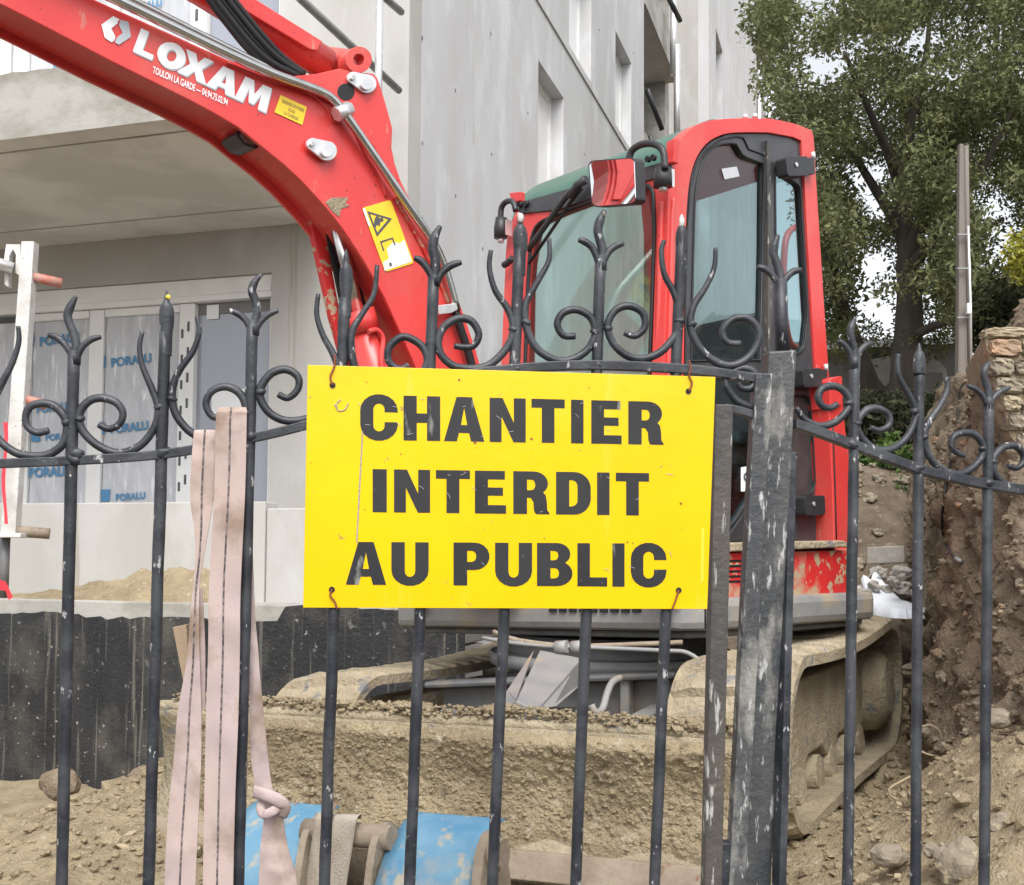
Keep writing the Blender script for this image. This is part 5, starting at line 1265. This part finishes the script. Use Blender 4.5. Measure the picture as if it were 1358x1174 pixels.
# ================================================================== GATE AND FENCE
GC = at(675, 645, 1.67)
gx = Vector((1, 0.105, 0)).normalized(); gy = Vector((0, -0.06, 1)).normalized()
gn = gx.cross(gy).normalized(); gn = gn if gn.y < 0 else -gn
GP = Plane(GC, gn, gx)
gate = thing('iron_gate', at(640, 1174, 1.75) - Vector((0, 0, .4)), 'dark wrought iron gate with arched rail, scrolls and spear tips carrying the yellow sign', 'gate')
def tpx(name, pl, pts, r, par, off=0.0, n=4, seg=10, m='iron', taper=None):
    sp = smooth(pts, n) if n > 1 else pts
    P = [pl.px(a, b, off) for a, b in sp]; k = len(P)
    rr = r
    if taper: rr = [r * (1 - (1 - taper[0]) * max(0, 1 - i / (k * .25))) * (1 - (1 - taper[1]) * max(0, (i - k * .75) / (k * .25))) for i in range(k)]
    mb = MB(); mb.tube(P, rr, seg); return mb.build(name, m, par)
def below(pl, x0, y0, x1, y1):
    """bar from pixel (x0,y0) through (x1,y1) down to the kerb"""
    a, b = pl.px(x0, y0), pl.px(x1, y1); d = (b - a)
    t = (0.50 - a.z) / d.z
    return a, a + d * t
def bar(pl, x0, y0, x1, y1, r, par, name='bar', top=None):
    a, b = below(pl, x0, y0, x1, y1); mb = MB()
    n_ = 40
    mb.tube([a.lerp(b, i / n_) + Vector((noise.noise((x0, i * .35, 1)), 0, 0)) * .0010 for i in range(n_ + 1)], [r * (1 + .055 * noise.noise((x0 * .7, i * .9, 5)) + .04 * noise.noise((x0, i * 2.3, 8))) for i in range(n_ + 1)], 12)
    o = mb.build(name, 'iron', par)
    return o
def weld(pl, px, py, par, r=.0125, seed=0):
    mb = MB(); mb.lump(pl.px(px, py, .002), r, (1, .8, .65), seed, .22, 2); mb.build('weld_bead', 'iron', par)
BR = .0085
def fleur(pl, bx_, jy, cpts, lpts, rpts, par, r=.0062):
    o = tpx('flame_tip', pl, cpts[::-1], r * 1.0, par, taper=(1.1, .3))
    tpx('petal', pl, lpts[::-1], r * .78, o, off=.001, taper=(1, .55)); tpx('petal', pl, rpts[::-1], r * .78, o, off=.001, taper=(1, .55))
    mb = MB(); mb.tube([pl.px(bx_, jy + 14), pl.px(bx_, jy + 2), pl.px(bx_, jy - 5)], [BR, BR * 1.05, BR * .7], 10); mb.build('collar', 'iron', o)
def spear(pl, x, ytip, ybulb0, ybulb1, par, wpx, flat=.5):
    a = pl.px(x + 1, ytip); N = 14; rows = []
    prof = [(ytip, 1.0), (ytip + 6, 2.6), (ytip + 11, 3.6), (ybulb0, 4.4), (ybulb0 + 7, wpx * .42), (ybulb0 + 18, wpx * .5), (ybulb0 + 32, wpx * .46), (ybulb1, wpx * .38), (ybulb1 + 25, 6.8)]
    for y, hw_ in smooth(prof, 3):
        c = pl.px(x, y); k = hw_ / FPX * (c - O).dot(c_f)
        rows.append([c + pl.x * k * math.cos(2 * math.pi * i / N) + pl.n * min(k, .0085) * math.sin(2 * math.pi * i / N) for i in range(N)])
    mb = MB(); mb.sheet(rows, True, True); mb.add(rows[0], [tuple(range(N))])
    return mb.build('spear_tip', 'iron', par)
# main bars of the gate: x at top, y top, x at y=1174
for (x0, y0, x1) in ((98, 465, 82), (219, 440, 197), (335, 425, 316), (457, 395, 430), (575, 365, 543), (689, 330, 653), (797, 340, 763), (904, 310, 868)):
    bar(GP, x0, y0, x1, 1174, BR, gate)
bar(GP, -22, 470, -34, 1174, BR, gate)
fleur(GP, 99, 470, [(101, 393), (95, 404), (90, 416), (91, 426), (97, 441), (101, 456), (100, 470)], [(64, 444), (74, 447), (84, 455), (92, 466), (97, 478)], [(134, 447), (122, 450), (111, 458), (105, 468), (101, 478)], gate)
fleur(GP, 336, 431, [(347, 364), (338, 374), (334, 386), (338, 398), (341, 412), (339, 424), (336, 434)], [(304, 412), (313, 415), (322, 421), (330, 432), (334, 442)], [(369, 412), (358, 416), (348, 424), (341, 434), (338, 442)], gate)
fleur(GP, 576, 366, [(584, 300), (576, 315), (574, 330), (577, 345), (577, 356), (576, 368)], [(549, 342), (558, 346), (566, 355), (572, 366), (575, 378)], [(612, 348), (601, 351), (591, 357), (583, 366), (578, 378)], gate, .0072)
fleur(GP, 797, 345, [(802, 279), (796, 292), (793, 306), (796, 320), (799, 332), (798, 348)], [(767, 318), (776, 321), (785, 328), (791, 340), (795, 352)], [(827, 323), (817, 326), (808, 333), (802, 343), (799, 352)], gate, .0070)
spear(GP, 221, 385, 400, 447, gate, 20); spear(GP, 459, 331, 349, 396, gate, 18); spear(GP, 690, 284, 298, 340, gate, 20); spear(GP, 904, 290, 300, 340, gate, 17)
mb = MB(); mb.lump(GP.px(223, 394, .005), .0036, (1, .6, 1), 3, .2, 2); mb.build('paint_blob', M['sticker'], gate)
for (px, py, r_) in ((690, 289, .0055), (904, 295, .0058), (801, 284, .0035)):
    mb = MB(); mb.lump(GP.px(px, py, .004), r_, (.8, .6, 1.6), int(px), .3, 2); mb.build('paint_blob', M['polewood'] if px == 801 else M['prop_white'], gate)
SCROLLS = [
 [(0, 432), (24, 433), (25, 453), (17, 480), (3, 508), (-10, 535), (-14, 556), (-6, 578), (13, 596), (33, 604), (60, 604), (80, 593), (88, 576), (87, 556), (73, 539), (53, 535), (37, 543), (35, 563), (48, 574), (65, 571)][1:],
 [(189, 440), (185, 460), (189, 486), (199, 510), (208, 533), (210, 548), (204, 569), (186, 591), (159, 601), (133, 593), (113, 576), (105, 559), (108, 543), (120, 531), (136, 528), (154, 534), (163, 548), (158, 563), (144, 569), (131, 563)],
 [(261, 420), (264, 440), (256, 466), (239, 490), (229, 513), (229, 536), (237, 556), (254, 574), (276, 582), (300, 578), (318, 566), (327, 546), (319, 523), (300, 513), (281, 519), (273, 536), (282, 553), (296, 552)],
 [(422, 390), (420, 417), (428, 444), (441, 468), (449, 490), (448, 515), (434, 543), (405, 556), (379, 558), (359, 549), (347, 533), (345, 516), (359, 496), (379, 490), (395, 500), (395, 516), (382, 528), (369, 523)],
 [(500, 352), (496, 390), (480, 417), (467, 440), (466, 467), (473, 493), (495, 512), (525, 516), (550, 506), (566, 484), (564, 466), (552, 453), (533, 447), (516, 461), (516, 480), (530, 490), (542, 484)],
 [(651, 332), (649, 356), (657, 386), (674, 411), (681, 437), (671, 463), (645, 486), (610, 488), (589, 476), (581, 457), (587, 436), (606, 423), (625, 426), (635, 444), (626, 460), (602, 459)],
 [(728, 316), (728, 345), (712, 375), (697, 404), (698, 433), (709, 459), (728, 474), (750, 479), (776, 467), (789, 445), (784, 422), (765, 411), (747, 415), (739, 430), (747, 445), (763, 446)],
 [(881, 319), (877, 334), (881, 364), (894, 389), (902, 419), (898, 441), (876, 467), (850, 476), (828, 470), (811, 452), (806, 430), (817, 411), (835, 406), (852, 415), (855, 434), (842, 446), (828, 441)],
 [(949, 329), (947, 356), (935, 382), (919, 408), (916, 437), (929, 463), (949, 480), (971, 485), (993, 474), (1006, 452), (1004, 434), (990, 422), (971, 424), (958, 439), (964, 454), (982, 456)],
 [(962, 498), (963, 512), (969, 522), (979, 533), (1000, 541)],
 [(968, 494), (985, 488), (999, 493), (1002, 504), (995, 515), (984, 515), (979, 508)],
]
for s in SCROLLS: tpx('scroll', GP, s, .0060, gate, off=.002, n=4, seg=8, taper=(.55, .8))
for i, (px, py) in enumerate(((99, 609), (217, 601), (332, 580), (101, 602), (106, 556), (88, 560), (211, 540), (228, 530), (328, 548), (346, 520), (681, 437), (698, 428), (789, 440), (806, 436), (901, 425), (917, 430), (794, 484), (686, 488), (902, 489))):
    mb = MB(); mb.lump(GP.px(px, py, .004), .0072 if i > 3 else .0115, (1, .8, .8), i, .25, 2); mb.build('weld_bead', 'iron', gate)
for i, (px, py) in enumerate(((1130, 588), (1219, 622), (1309, 642), (1126, 535), (1137, 562), (1213, 545), (1226, 580), (1303, 596), (1317, 612))):
    pass
# arched top rail as a rectangular bar swept along the arch
def rail_px(name, pl, pts, hpx, par, th=.009, off=0.0):
    rows = []
    for a, b in smooth(pts, 5):
        c = pl.px(a, b, off); h = hpx / 2 / FPX * (c - O).dot(c_f)
        rows.append([c + pl.y * h + pl.n * th, c - pl.y * h + pl.n * th, c - pl.y * h - pl.n * th, c + pl.y * h - pl.n * th])
    mb = MB(); mb.sheet(rows, False, True); mb.add(rows[0], [(0, 1, 2, 3)]); mb.add(rows[-1], [(3, 2, 1, 0)])
    return mb.build(name, 'iron', par, bevel=.0015)
rail_px('top_rail', GP, [(-60, 618), (0, 615), (98, 611), (220, 602), (340, 580), (420, 560), (500, 535), (560, 513), (620, 497), (690, 489), (760, 485), (840, 486), (930, 492), (1008, 503)], 12.5, gate)
def vbar(pl, x0, y0, x1, y1, wpx, par, name, m='iron', th=.012, off=0.0, toz=.50):
    a, b = pl.px(x0, y0, off), pl.px(x1, y1, off); d = b - a; e = a + d * ((toz - a.z) / d.z)
    h = wpx / 2 / FPX * 1.7
    mb = MB(); mb.hexa([e - pl.x * h + pl.n * th, e + pl.x * h + pl.n * th, e + pl.x * h - pl.n * th, e - pl.x * h - pl.n * th, a - pl.x * h + pl.n * th, a + pl.x * h + pl.n * th, a + pl.x * h - pl.n * th, a - pl.x * h - pl.n * th])
    return mb.build(name, m, par, bevel=.002)
vbar(GP, 958, 537, 943, 1174, 24, gate, 'frame_stile', 'stile')
vbar(GP, 1010, 496, 975, 1174, 23, gate, 'closing_stile', 'post', off=.001)
rail_px('frame_rail', GP, [(960, 541), (980, 545), (1000, 551)], 11, gate)
mb = MB(); c = GP.px(956, 1155, 0.0); mb.box(c, gx, gn, gy, .022, .010, .045); mb.build('lock_box', 'iron', gate, bevel=.002)
mb = MB(); a, b = GP.px(-60, 1174), GP.px(975, 1174)
a, b = Vector((a.x, a.y + .04, .53)), Vector((b.x, b.y + .04, .53)); mb.tube([a, b], .013, 8); mb.build('bottom_rail', 'iron', gate)
# post
PP0 = GP.px(1035, 640, -.004)
POP = Plane(PP0, gn, gx)
post = thing('gate_post', Vector((PP0.x, PP0.y, .30)), 'thick scratched square dark post where the gate closes', 'post')
a0, a1 = POP.px(1020, 466), POP.px(1057, 464); d0, d1 = POP.px(984, 1174), POP.px(1023, 1174)
k = lambda t, b: t + (b - t) * ((.30 - t.z) / (b.z - t.z))
b0, b1 = k(a0, d0), k(a1, d1)
dp = gn * -.034
mb = MB(); mb.hexa([b0, b1, b1 + dp, b0 + dp, a0, a1, a1 + dp, a0 + dp]); mb.build('shaft', 'post', post, bevel=.003)
mb = MB(); mb.tube([POP.px(1040, 468, -.02), POP.px(1036, 430, -.02), POP.px(1035, 372, -.02)], .0105, 12); pb = mb.build('finial_bar', 'iron', post)
FPP = Plane(POP.px(1036, 400, -.02), gn, gx)
fleur(FPP, 1035, 372, [(1032, 312), (1027, 325), (1026, 338), (1031, 352), (1034, 364), (1035, 374)], [(1004, 354), (1014, 357), (1023, 364), (1030, 374), (1033, 384)], [(1063, 358), (1053, 360), (1045, 366), (1039, 374), (1036, 384)], post, .0070)
# fixed fence on the right
fp0 = POP.px(1056, 640, -.02)
fx_ = Vector((1, 0.325, 0)).normalized(); fn_ = Vector((fx_.y, -fx_.x, 0))
FE = Plane(fp0, fn_, fx_)
fen = thing('iron_fence', FE.px(1220, 1174) - Vector((0, 0, .5)), 'dark wrought iron fence panel with falling curved rail right of the post', 'fence')
for (x0, y0, x1) in ((1134, 474, 1124), (1219, 480, 1214), (1311, 530, 1305), (1400, 560, 1395)): bar(FE, x0, y0, x1, 1174, BR, fen)
vbar(FE, 1047, 600, 1033, 1174, 11, fen, 'end_bar')
rail_px('top_rail', FE, [(1052, 562), (1090, 575), (1130, 590), (1175, 607), (1220, 623), (1265, 634), (1310, 643), (1360, 650), (1420, 655)], 13, fen)
for i, (px, py) in enumerate(((1129, 588), (1217, 622), (1309, 642), (1126, 535), (1137, 562), (1213, 545), (1226, 580), (1303, 596), (1317, 612))):
    mb = MB(); mb.lump(FE.px(px, py, .004), .0075 if i > 2 else .0115, (1, .8, .8), i, .25, 2); mb.build('weld_bead', 'iron', fen)
fleur(FE, 1133, 476, [(1134, 423), (1128, 436), (1129, 450), (1133, 464), (1133, 478)], [(1112, 452), (1120, 458), (1127, 468), (1131, 482)], [(1157, 455), (1147, 459), (1139, 468), (1135, 482)], fen)
fleur(FE, 1311, 530, [(1311, 481), (1305, 493), (1306, 505), (1310, 518), (1311, 532)], [(1283, 512), (1293, 516), (1302, 524), (1308, 536)], [(1339, 514), (1328, 519), (1319, 526), (1313, 536)], fen)
spear(FE, 1219, 455, 466, 486, fen, 18)
for s in ([(1056, 541), (1067, 556), (1088, 565), (1109, 559), (1125, 542), (1126, 529), (1116, 516), (1103, 512), (1090, 516), (1085, 527), (1090, 538), (1101, 541), (1110, 536)],
          [(1155, 567), (1166, 571), (1179, 564), (1178, 550), (1164, 542), (1149, 544), (1138, 557), (1137, 570), (1147, 586), (1164, 597), (1184, 595), (1202, 581), (1213, 559), (1214, 544), (1204, 522), (1193, 502), (1190, 486), (1191, 470)],
          [(1255, 500), (1256, 517), (1246, 539), (1233, 557), (1226, 575), (1228, 595), (1237, 612), (1253, 625), (1271, 629), (1288, 622), (1302, 606), (1303, 590), (1293, 577), (1279, 574), (1265, 579), (1262, 593), (1271, 602), (1279, 604)],
          [(1336, 618), (1348, 621), (1357, 613), (1356, 601), (1344, 591), (1328, 595), (1317, 608), (1317, 621), (1324, 635), (1345, 648), (1368, 648), (1390, 630), (1396, 605)]):
    tpx('scroll', FE, s, .0062, fen, off=.002, seg=8, taper=(.7, .7))
mb = MB(); a, b = FE.px(1050, 1174), FE.px(1400, 1174); a.z = b.z = .53; mb.tube([a, b], .013, 8); mb.build('bottom_rail', 'iron', fen)

# ================================================================== SIGN
SO = .0125
SG = Plane(GC + gn * SO, gn, gx)
sign = thing('warning_sign', SG.px(675, 806), 'yellow rectangular sign reading CHANTIER INTERDIT AU PUBLIC wired to the gate', 'sign')
plate = fill('plate', SG, [[(408, 484), (949, 500), (938, 808), (402, 806)]], .0022, 'yellow', sign, bevel=.0006)
zo = lambda x, y: (380 + x / 2.61, 390 + y / 2.61)
LINES = [
 ('CHANTIER', [(255, 385), (405, 532), (545, 685), (703, 828), (848, 963), (985, 1028), (1055, 1160), (1183, 1305)], lambda x: 348 + (x - 255) * .0243, lambda x: 504 + (x - 255) * .0172),
 ('INTERDIT', [(298, 347), (372, 497), (517, 635), (652, 760), (785, 910), (933, 1053), (1075, 1118), (1140, 1255)], lambda x: 606 + (x - 298) * .0147, lambda x: 755 + (x - 298) * .0125),
 ('AUPUBLIC', [(205, 345), (363, 492), (578, 703), (722, 850), (867, 990), (1007, 1110), (1128, 1170), (1192, 1315)], lambda x: 858 + (x - 205) * .0054, lambda x: 1006 + (x - 205) * .0072)]
for word, xs_, tf, bf in LINES:
    for ch, (x0, x1) in zip(word, xs_):
        glyph(ch, [zo(x0, bf(x0)), zo(x1, bf(x1)), zo(x1, tf(x1)), zo(x0, tf(x0))], SG, .0005, 'black_ink', sign, .0004)
for (hx, hy, pts) in ((441, 511, [(441, 511), (438, 500), (442, 490), (444, 482), (444, 470)]), (913, 519, [(913, 519), (918, 509), (914, 498), (916, 489), (914, 478)]), (440, 782, [(440, 782), (438, 790), (444, 798), (447, 808)]), (900, 783, [(900, 783), (896, 796), (891, 809)])):
    mb = MB(); c = SG.px(hx, hy, .0002); mb.tube([c, c + gn * .0008], .0044, 14); mb.build('hole_rim', 'rubber', sign)
    tpx('wire_tie', SG, pts, .0014, sign, off=.003, seg=6, m='rust_wire')
for (x, y, r) in ((609, 504, .0016), (705, 582, .0018), (630, 587, .002), (903, 668, .0018), (832, 719, .0012), (722, 394 + 320, .001)):
    mb = MB(); c = SG.px(x, y, .0003); mb.tube([c, c + gn * .0006], r, 8); mb.build('scuff', 'rust_wire', sign)
rs = random.Random(31)
for i in range(26):
    x = rs.uniform(470, 890); y = rs.choice([rs.uniform(528, 585), rs.uniform(628, 682), rs.uniform(722, 775)]); a = rs.uniform(-.7, 1.2); l_ = rs.uniform(3, 9)
    tpx('scratch', SG, [(x, y), (x + l_ * .5 * math.cos(a) + 1, y + l_ * .5 * math.sin(a)), (x + l_ * math.cos(a), y + l_ * math.sin(a))], .00035, sign, off=.0011, n=2, seg=4, m='grey_vinyl')
for i in range(34):
    x = rs.uniform(412, 935); y = rs.uniform(500, 800); mb = MB(); c = SG.px(x, y, .0002); mb.tube([c, c + gn * .0005], rs.uniform(.0004, .0011), 6); mb.build('scuff', 'rust_wire' if i % 3 else 'mud', sign)
fill('worn_edge', SG, [[(930, 700), (934, 700), (933, 770), (929, 775)]], .0003, 'sticker', sign, off=.0003)
for pts in ([(447, 541), (446, 536), (452, 530)], [(444, 536), (449, 545), (458, 543), (462, 535)]):
    tpx('scratch', SG, pts, .0010, sign, off=.0004, seg=5, m='webbing_pale')
fill('glue_line', SG, [[(480, 570), (482, 570), (474, 720), (472, 720)]], .0003, 'webbing_pale', sign, off=.0005)

# ================================================================== STRAPS
def ribbon(name, pl, cl, m, par, off0=.012, thick=.0028, wav=.0055, n=5, seed=0, stitch=None):
    """cl: (y, xl, xr[, off]) rows in pixels"""
    rows_f = []
    S_ = smooth([(y, a, b, (e[0] if e else 0.0)) for (y, a, b, *e) in cl], n)
    front = []
    for (y, a, b, e) in S_:
        r = []
        for j in range(7):
            t = j / 6; x = a + (b - a) * t
            o = off0 + e + wav * noise.noise((x * .03, y * .02, seed)) + .5 * wav * noise.noise((x * .09, y * .05, seed + 3))
            r.append(pl.px(x, y, o))
        front.append(r)
    back = [[p - pl.n * thick for p in r] for r in front]
    mb = MB(); mb.sheet(front); mb.sheet([list(reversed(r)) for r in back])
    mb.sheet([[b[0], a[0]] for a, b in zip(front, back)], False); mb.sheet([[a[-1], b[-1]] for a, b in zip(front, back)], False)
    mb.sheet([back[0], front[0]], False); mb.sheet([front[-1], back[-1]], False)
    o = mb.build(name, m, par, fixn=False)
    if stitch is not None:
        sr = []
        for (y, a, b, e), r in zip(S_, front):
            t = stitch * 6; j = min(5, int(t)); f = t - j; c = r[j].lerp(r[j + 1], f) + pl.n * .0006
            h = pl.x * .0013; sr.append([c - h, c + h])
        mb = MB(); mb.sheet(sr); mb.build('stitching', 'stitch', o, fixn=False)
    return o
sl = thing('lifting_sling', GP.px(300, 560), 'faded pink webbing sling with dark stitching hung over the gate rail', 'sling')
ribbon('wide_strap', GP, [(540, 291, 326, -.012), (545, 288, 327, -.001), (560, 286, 327), (650, 284, 325), (780, 277, 319), (860, 276, 318), (950, 273, 316), (1050, 271, 312), (1174, 269, 309), (1330, 266, 306), (1420, 266, 305)], 'webbing', sl, off0=.020, seed=1, stitch=.47)
ribbon('folded_strap', GP, [(570, 259, 286, -.012), (575, 257, 286, 0), (610, 254, 285), (660, 252, 283), (700, 257, 277), (740, 259, 270), (775, 256, 265), (820, 252, 264), (880, 247, 265), (941, 236, 267), (1000, 231, 267), (1048, 226, 265), (1110, 221, 262), (1174, 218, 259), (1330, 212, 254), (1420, 212, 252)], 'webbing', sl, off0=.013, seed=5, stitch=.5)
ribbon('back_strap', GP, [(780, 262, 268), (860, 264, 272), (940, 262, 272)], 'webbing', sl, off0=.006, seed=8)
ribbon('knotted_strap', GP, [(600, 326, 332), (700, 330, 334), (810, 332, 338), (860, 331, 342), (900, 331, 345), (960, 331, 351), (1000, 332, 355), (1040, 338, 360), (1058, 342, 366)], 'webbing', sl, off0=-.014, seed=11, wav=.008)
ribbon('knotted_strap', GP, [(1066, 352, 374), (1085, 350, 376), (1116, 346, 380), (1150, 344, 389), (1174, 343, 394), (1300, 340, 405), (1400, 342, 408)], 'webbing', sl, off0=-.014, seed=13, wav=.010)
def kn(pts, r):
    mb = MB(); P = [GP.px(a, b, o) for a, b, o in smooth(pts, 6)]; k_ = len(P); N = 12; rows = []
    for i, p in enumerate(P):
        t = (P[min(i + 1, k_ - 1)] - P[max(0, i - 1)]).normalized(); s = t.cross(gn).normalized()
        rows.append([p + s * r * math.cos(2 * math.pi * j / N) + gn * r * .45 * math.sin(2 * math.pi * j / N) * (1 + .3 * noise.noise((i * .3, j, 1))) for j in range(N)])
    mb.sheet(rows, True, True); mb.add(rows[0], [tuple(range(N))]); mb.add(rows[-1], [tuple(range(N))]); return mb.build('knot', 'webbing', sl)
kn([(336, 1050, -.012), (350, 1054, -.002), (366, 1060, .0), (377, 1070, -.004), (372, 1082, -.012)], .0095)
kn([(374, 1066, -.010), (362, 1076, .002), (350, 1080, .002), (346, 1072, -.008), (350, 1060, -.014)], .007)

# ================================================================== BUCKET
bp0 = at(480, 1105, 2.62); bq = at(640, 1118, 2.50)
kx = (bq - bp0).normalized()
ky = Vector((-kx.y, kx.x, 0)).normalized(); kz = kx.cross(ky); kz = kz if kz.z > 0 else -kz
def BK(px, dy, dz):
    """pixel column on the pin axis, plus offsets backwards / up"""
    d = ray(px, 1105 + (px - 480) * .085); n = Vector((kx.y, -kx.x, 0))
    c = O + d * ((bp0 - O).dot(n) / d.dot(n))
    return c + ky * dy + kz * dz
bk = thing('excavator_bucket', BK(480, 0, -.3), 'dusty blue steel bucket with rusty hanger plates lying before the blade', 'bucket')
def shell(x0, x1, r0=.20):
    rows = []
    for i in range(22):
        a = R(100 + 88 * i / 21)
        dy, dz = .12 + r0 * 1.3 * math.cos(a) + .05, -r0 + r0 * 1.15 * math.sin(a)
        rows.append((dy, dz))
    prof = rows + [(rows[-1][0] + .02, rows[-1][1] - .22)]
    outer = [[BK(x, a, b) for a, b in prof] for x in lin(x0, x1, 8)]
    rws = [r + [p + ky * .02 - kz * .004 for p in reversed(r)] for r in outer]
    mb = MB(); mb.sheet(rws, True, True)
    for r in (rws[0], rws[-1]):
        n_ = len(prof); mb.add(r, [(i, i + 1, 2 * n_ - 2 - i, 2 * n_ - 1 - i) for i in range(n_ - 1)])
    return mb.build('shell', 'blue', bk)
shell(300, 408); shell(514, 636)
def hanger(px, dx, m='rusty'):
    pts = [(.07, -.01), (.04, .022), (.0, .025), (-.04, -.005), (-.07, -.09), (-.10, -.42), (.12, -.42), (.10, -.1)]
    mb = MB(); P = [BK(px, a, b) + kx * 0 for a, b in rounded(pts, .05, 3)]; mb.prism([P], kx * dx); return mb.build('hanger_plate', m, bk, bevel=.003)
hanger(411, .018); hanger(502, .018); hanger(640, .022); 
mb = MB(); mb.tube([BK(405, .0, -.005), BK(520, .0, -.005)], .028, 16); mb.build('pin', 'rusty', bk)
mb = MB(); mb.hexa([BK(418, .10, -.42), BK(502, .10, -.42), BK(502, .13, -.42), BK(418, .13, -.42), BK(418, .09, -.06), BK(502, .09, -.06), BK(502, .12, -.06), BK(418, .12, -.06)]); mb.build('back_plate', 'rusty', bk)
mb = MB(); mb.tube([BK(640, 0, -.02), BK(668, 0, -.02)], .035, 14); mb.build('boss', 'rusty', bk)
ws_ = thing('white_strap', BK(440, -.04, .03), 'dusty off white webbing strap draped over the bucket pin', 'strap')
SBP = Plane(BK(440, -.034, .0), -ky, kx)
def drape(cl, seed, off=.0):
    S_ = smooth(cl, 5); rows = []
    for (y, a, b, e) in S_:
        rows.append([SBP.px(a + (b - a) * j / 6, y, off + e + .006 * noise.noise((a * .05 + j * .5, y * .03, seed))) for j in range(7)])
    rws = [r + [p + ky * .003 for p in reversed(r)] for r in rows]
    mb = MB(); mb.sheet(rws, True, True); return mb.build('strap', 'webbing_pale', ws_, fixn=True)
drape([(1086, 442, 478, -.055), (1080, 441, 479, -.03), (1084, 440, 474, -.004), (1096, 438, 471, .004), (1130, 432, 466, .004), (1174, 424, 459, .004), (1280, 410, 445, .004)], 1)
drape([(1090, 420, 440, -.05), (1078, 420, 441, -.028), (1084, 417, 440, .004), (1110, 414, 434, .01), (1140, 409, 428, .01), (1174, 402, 424, .01), (1280, 380, 410, .01)], 4)
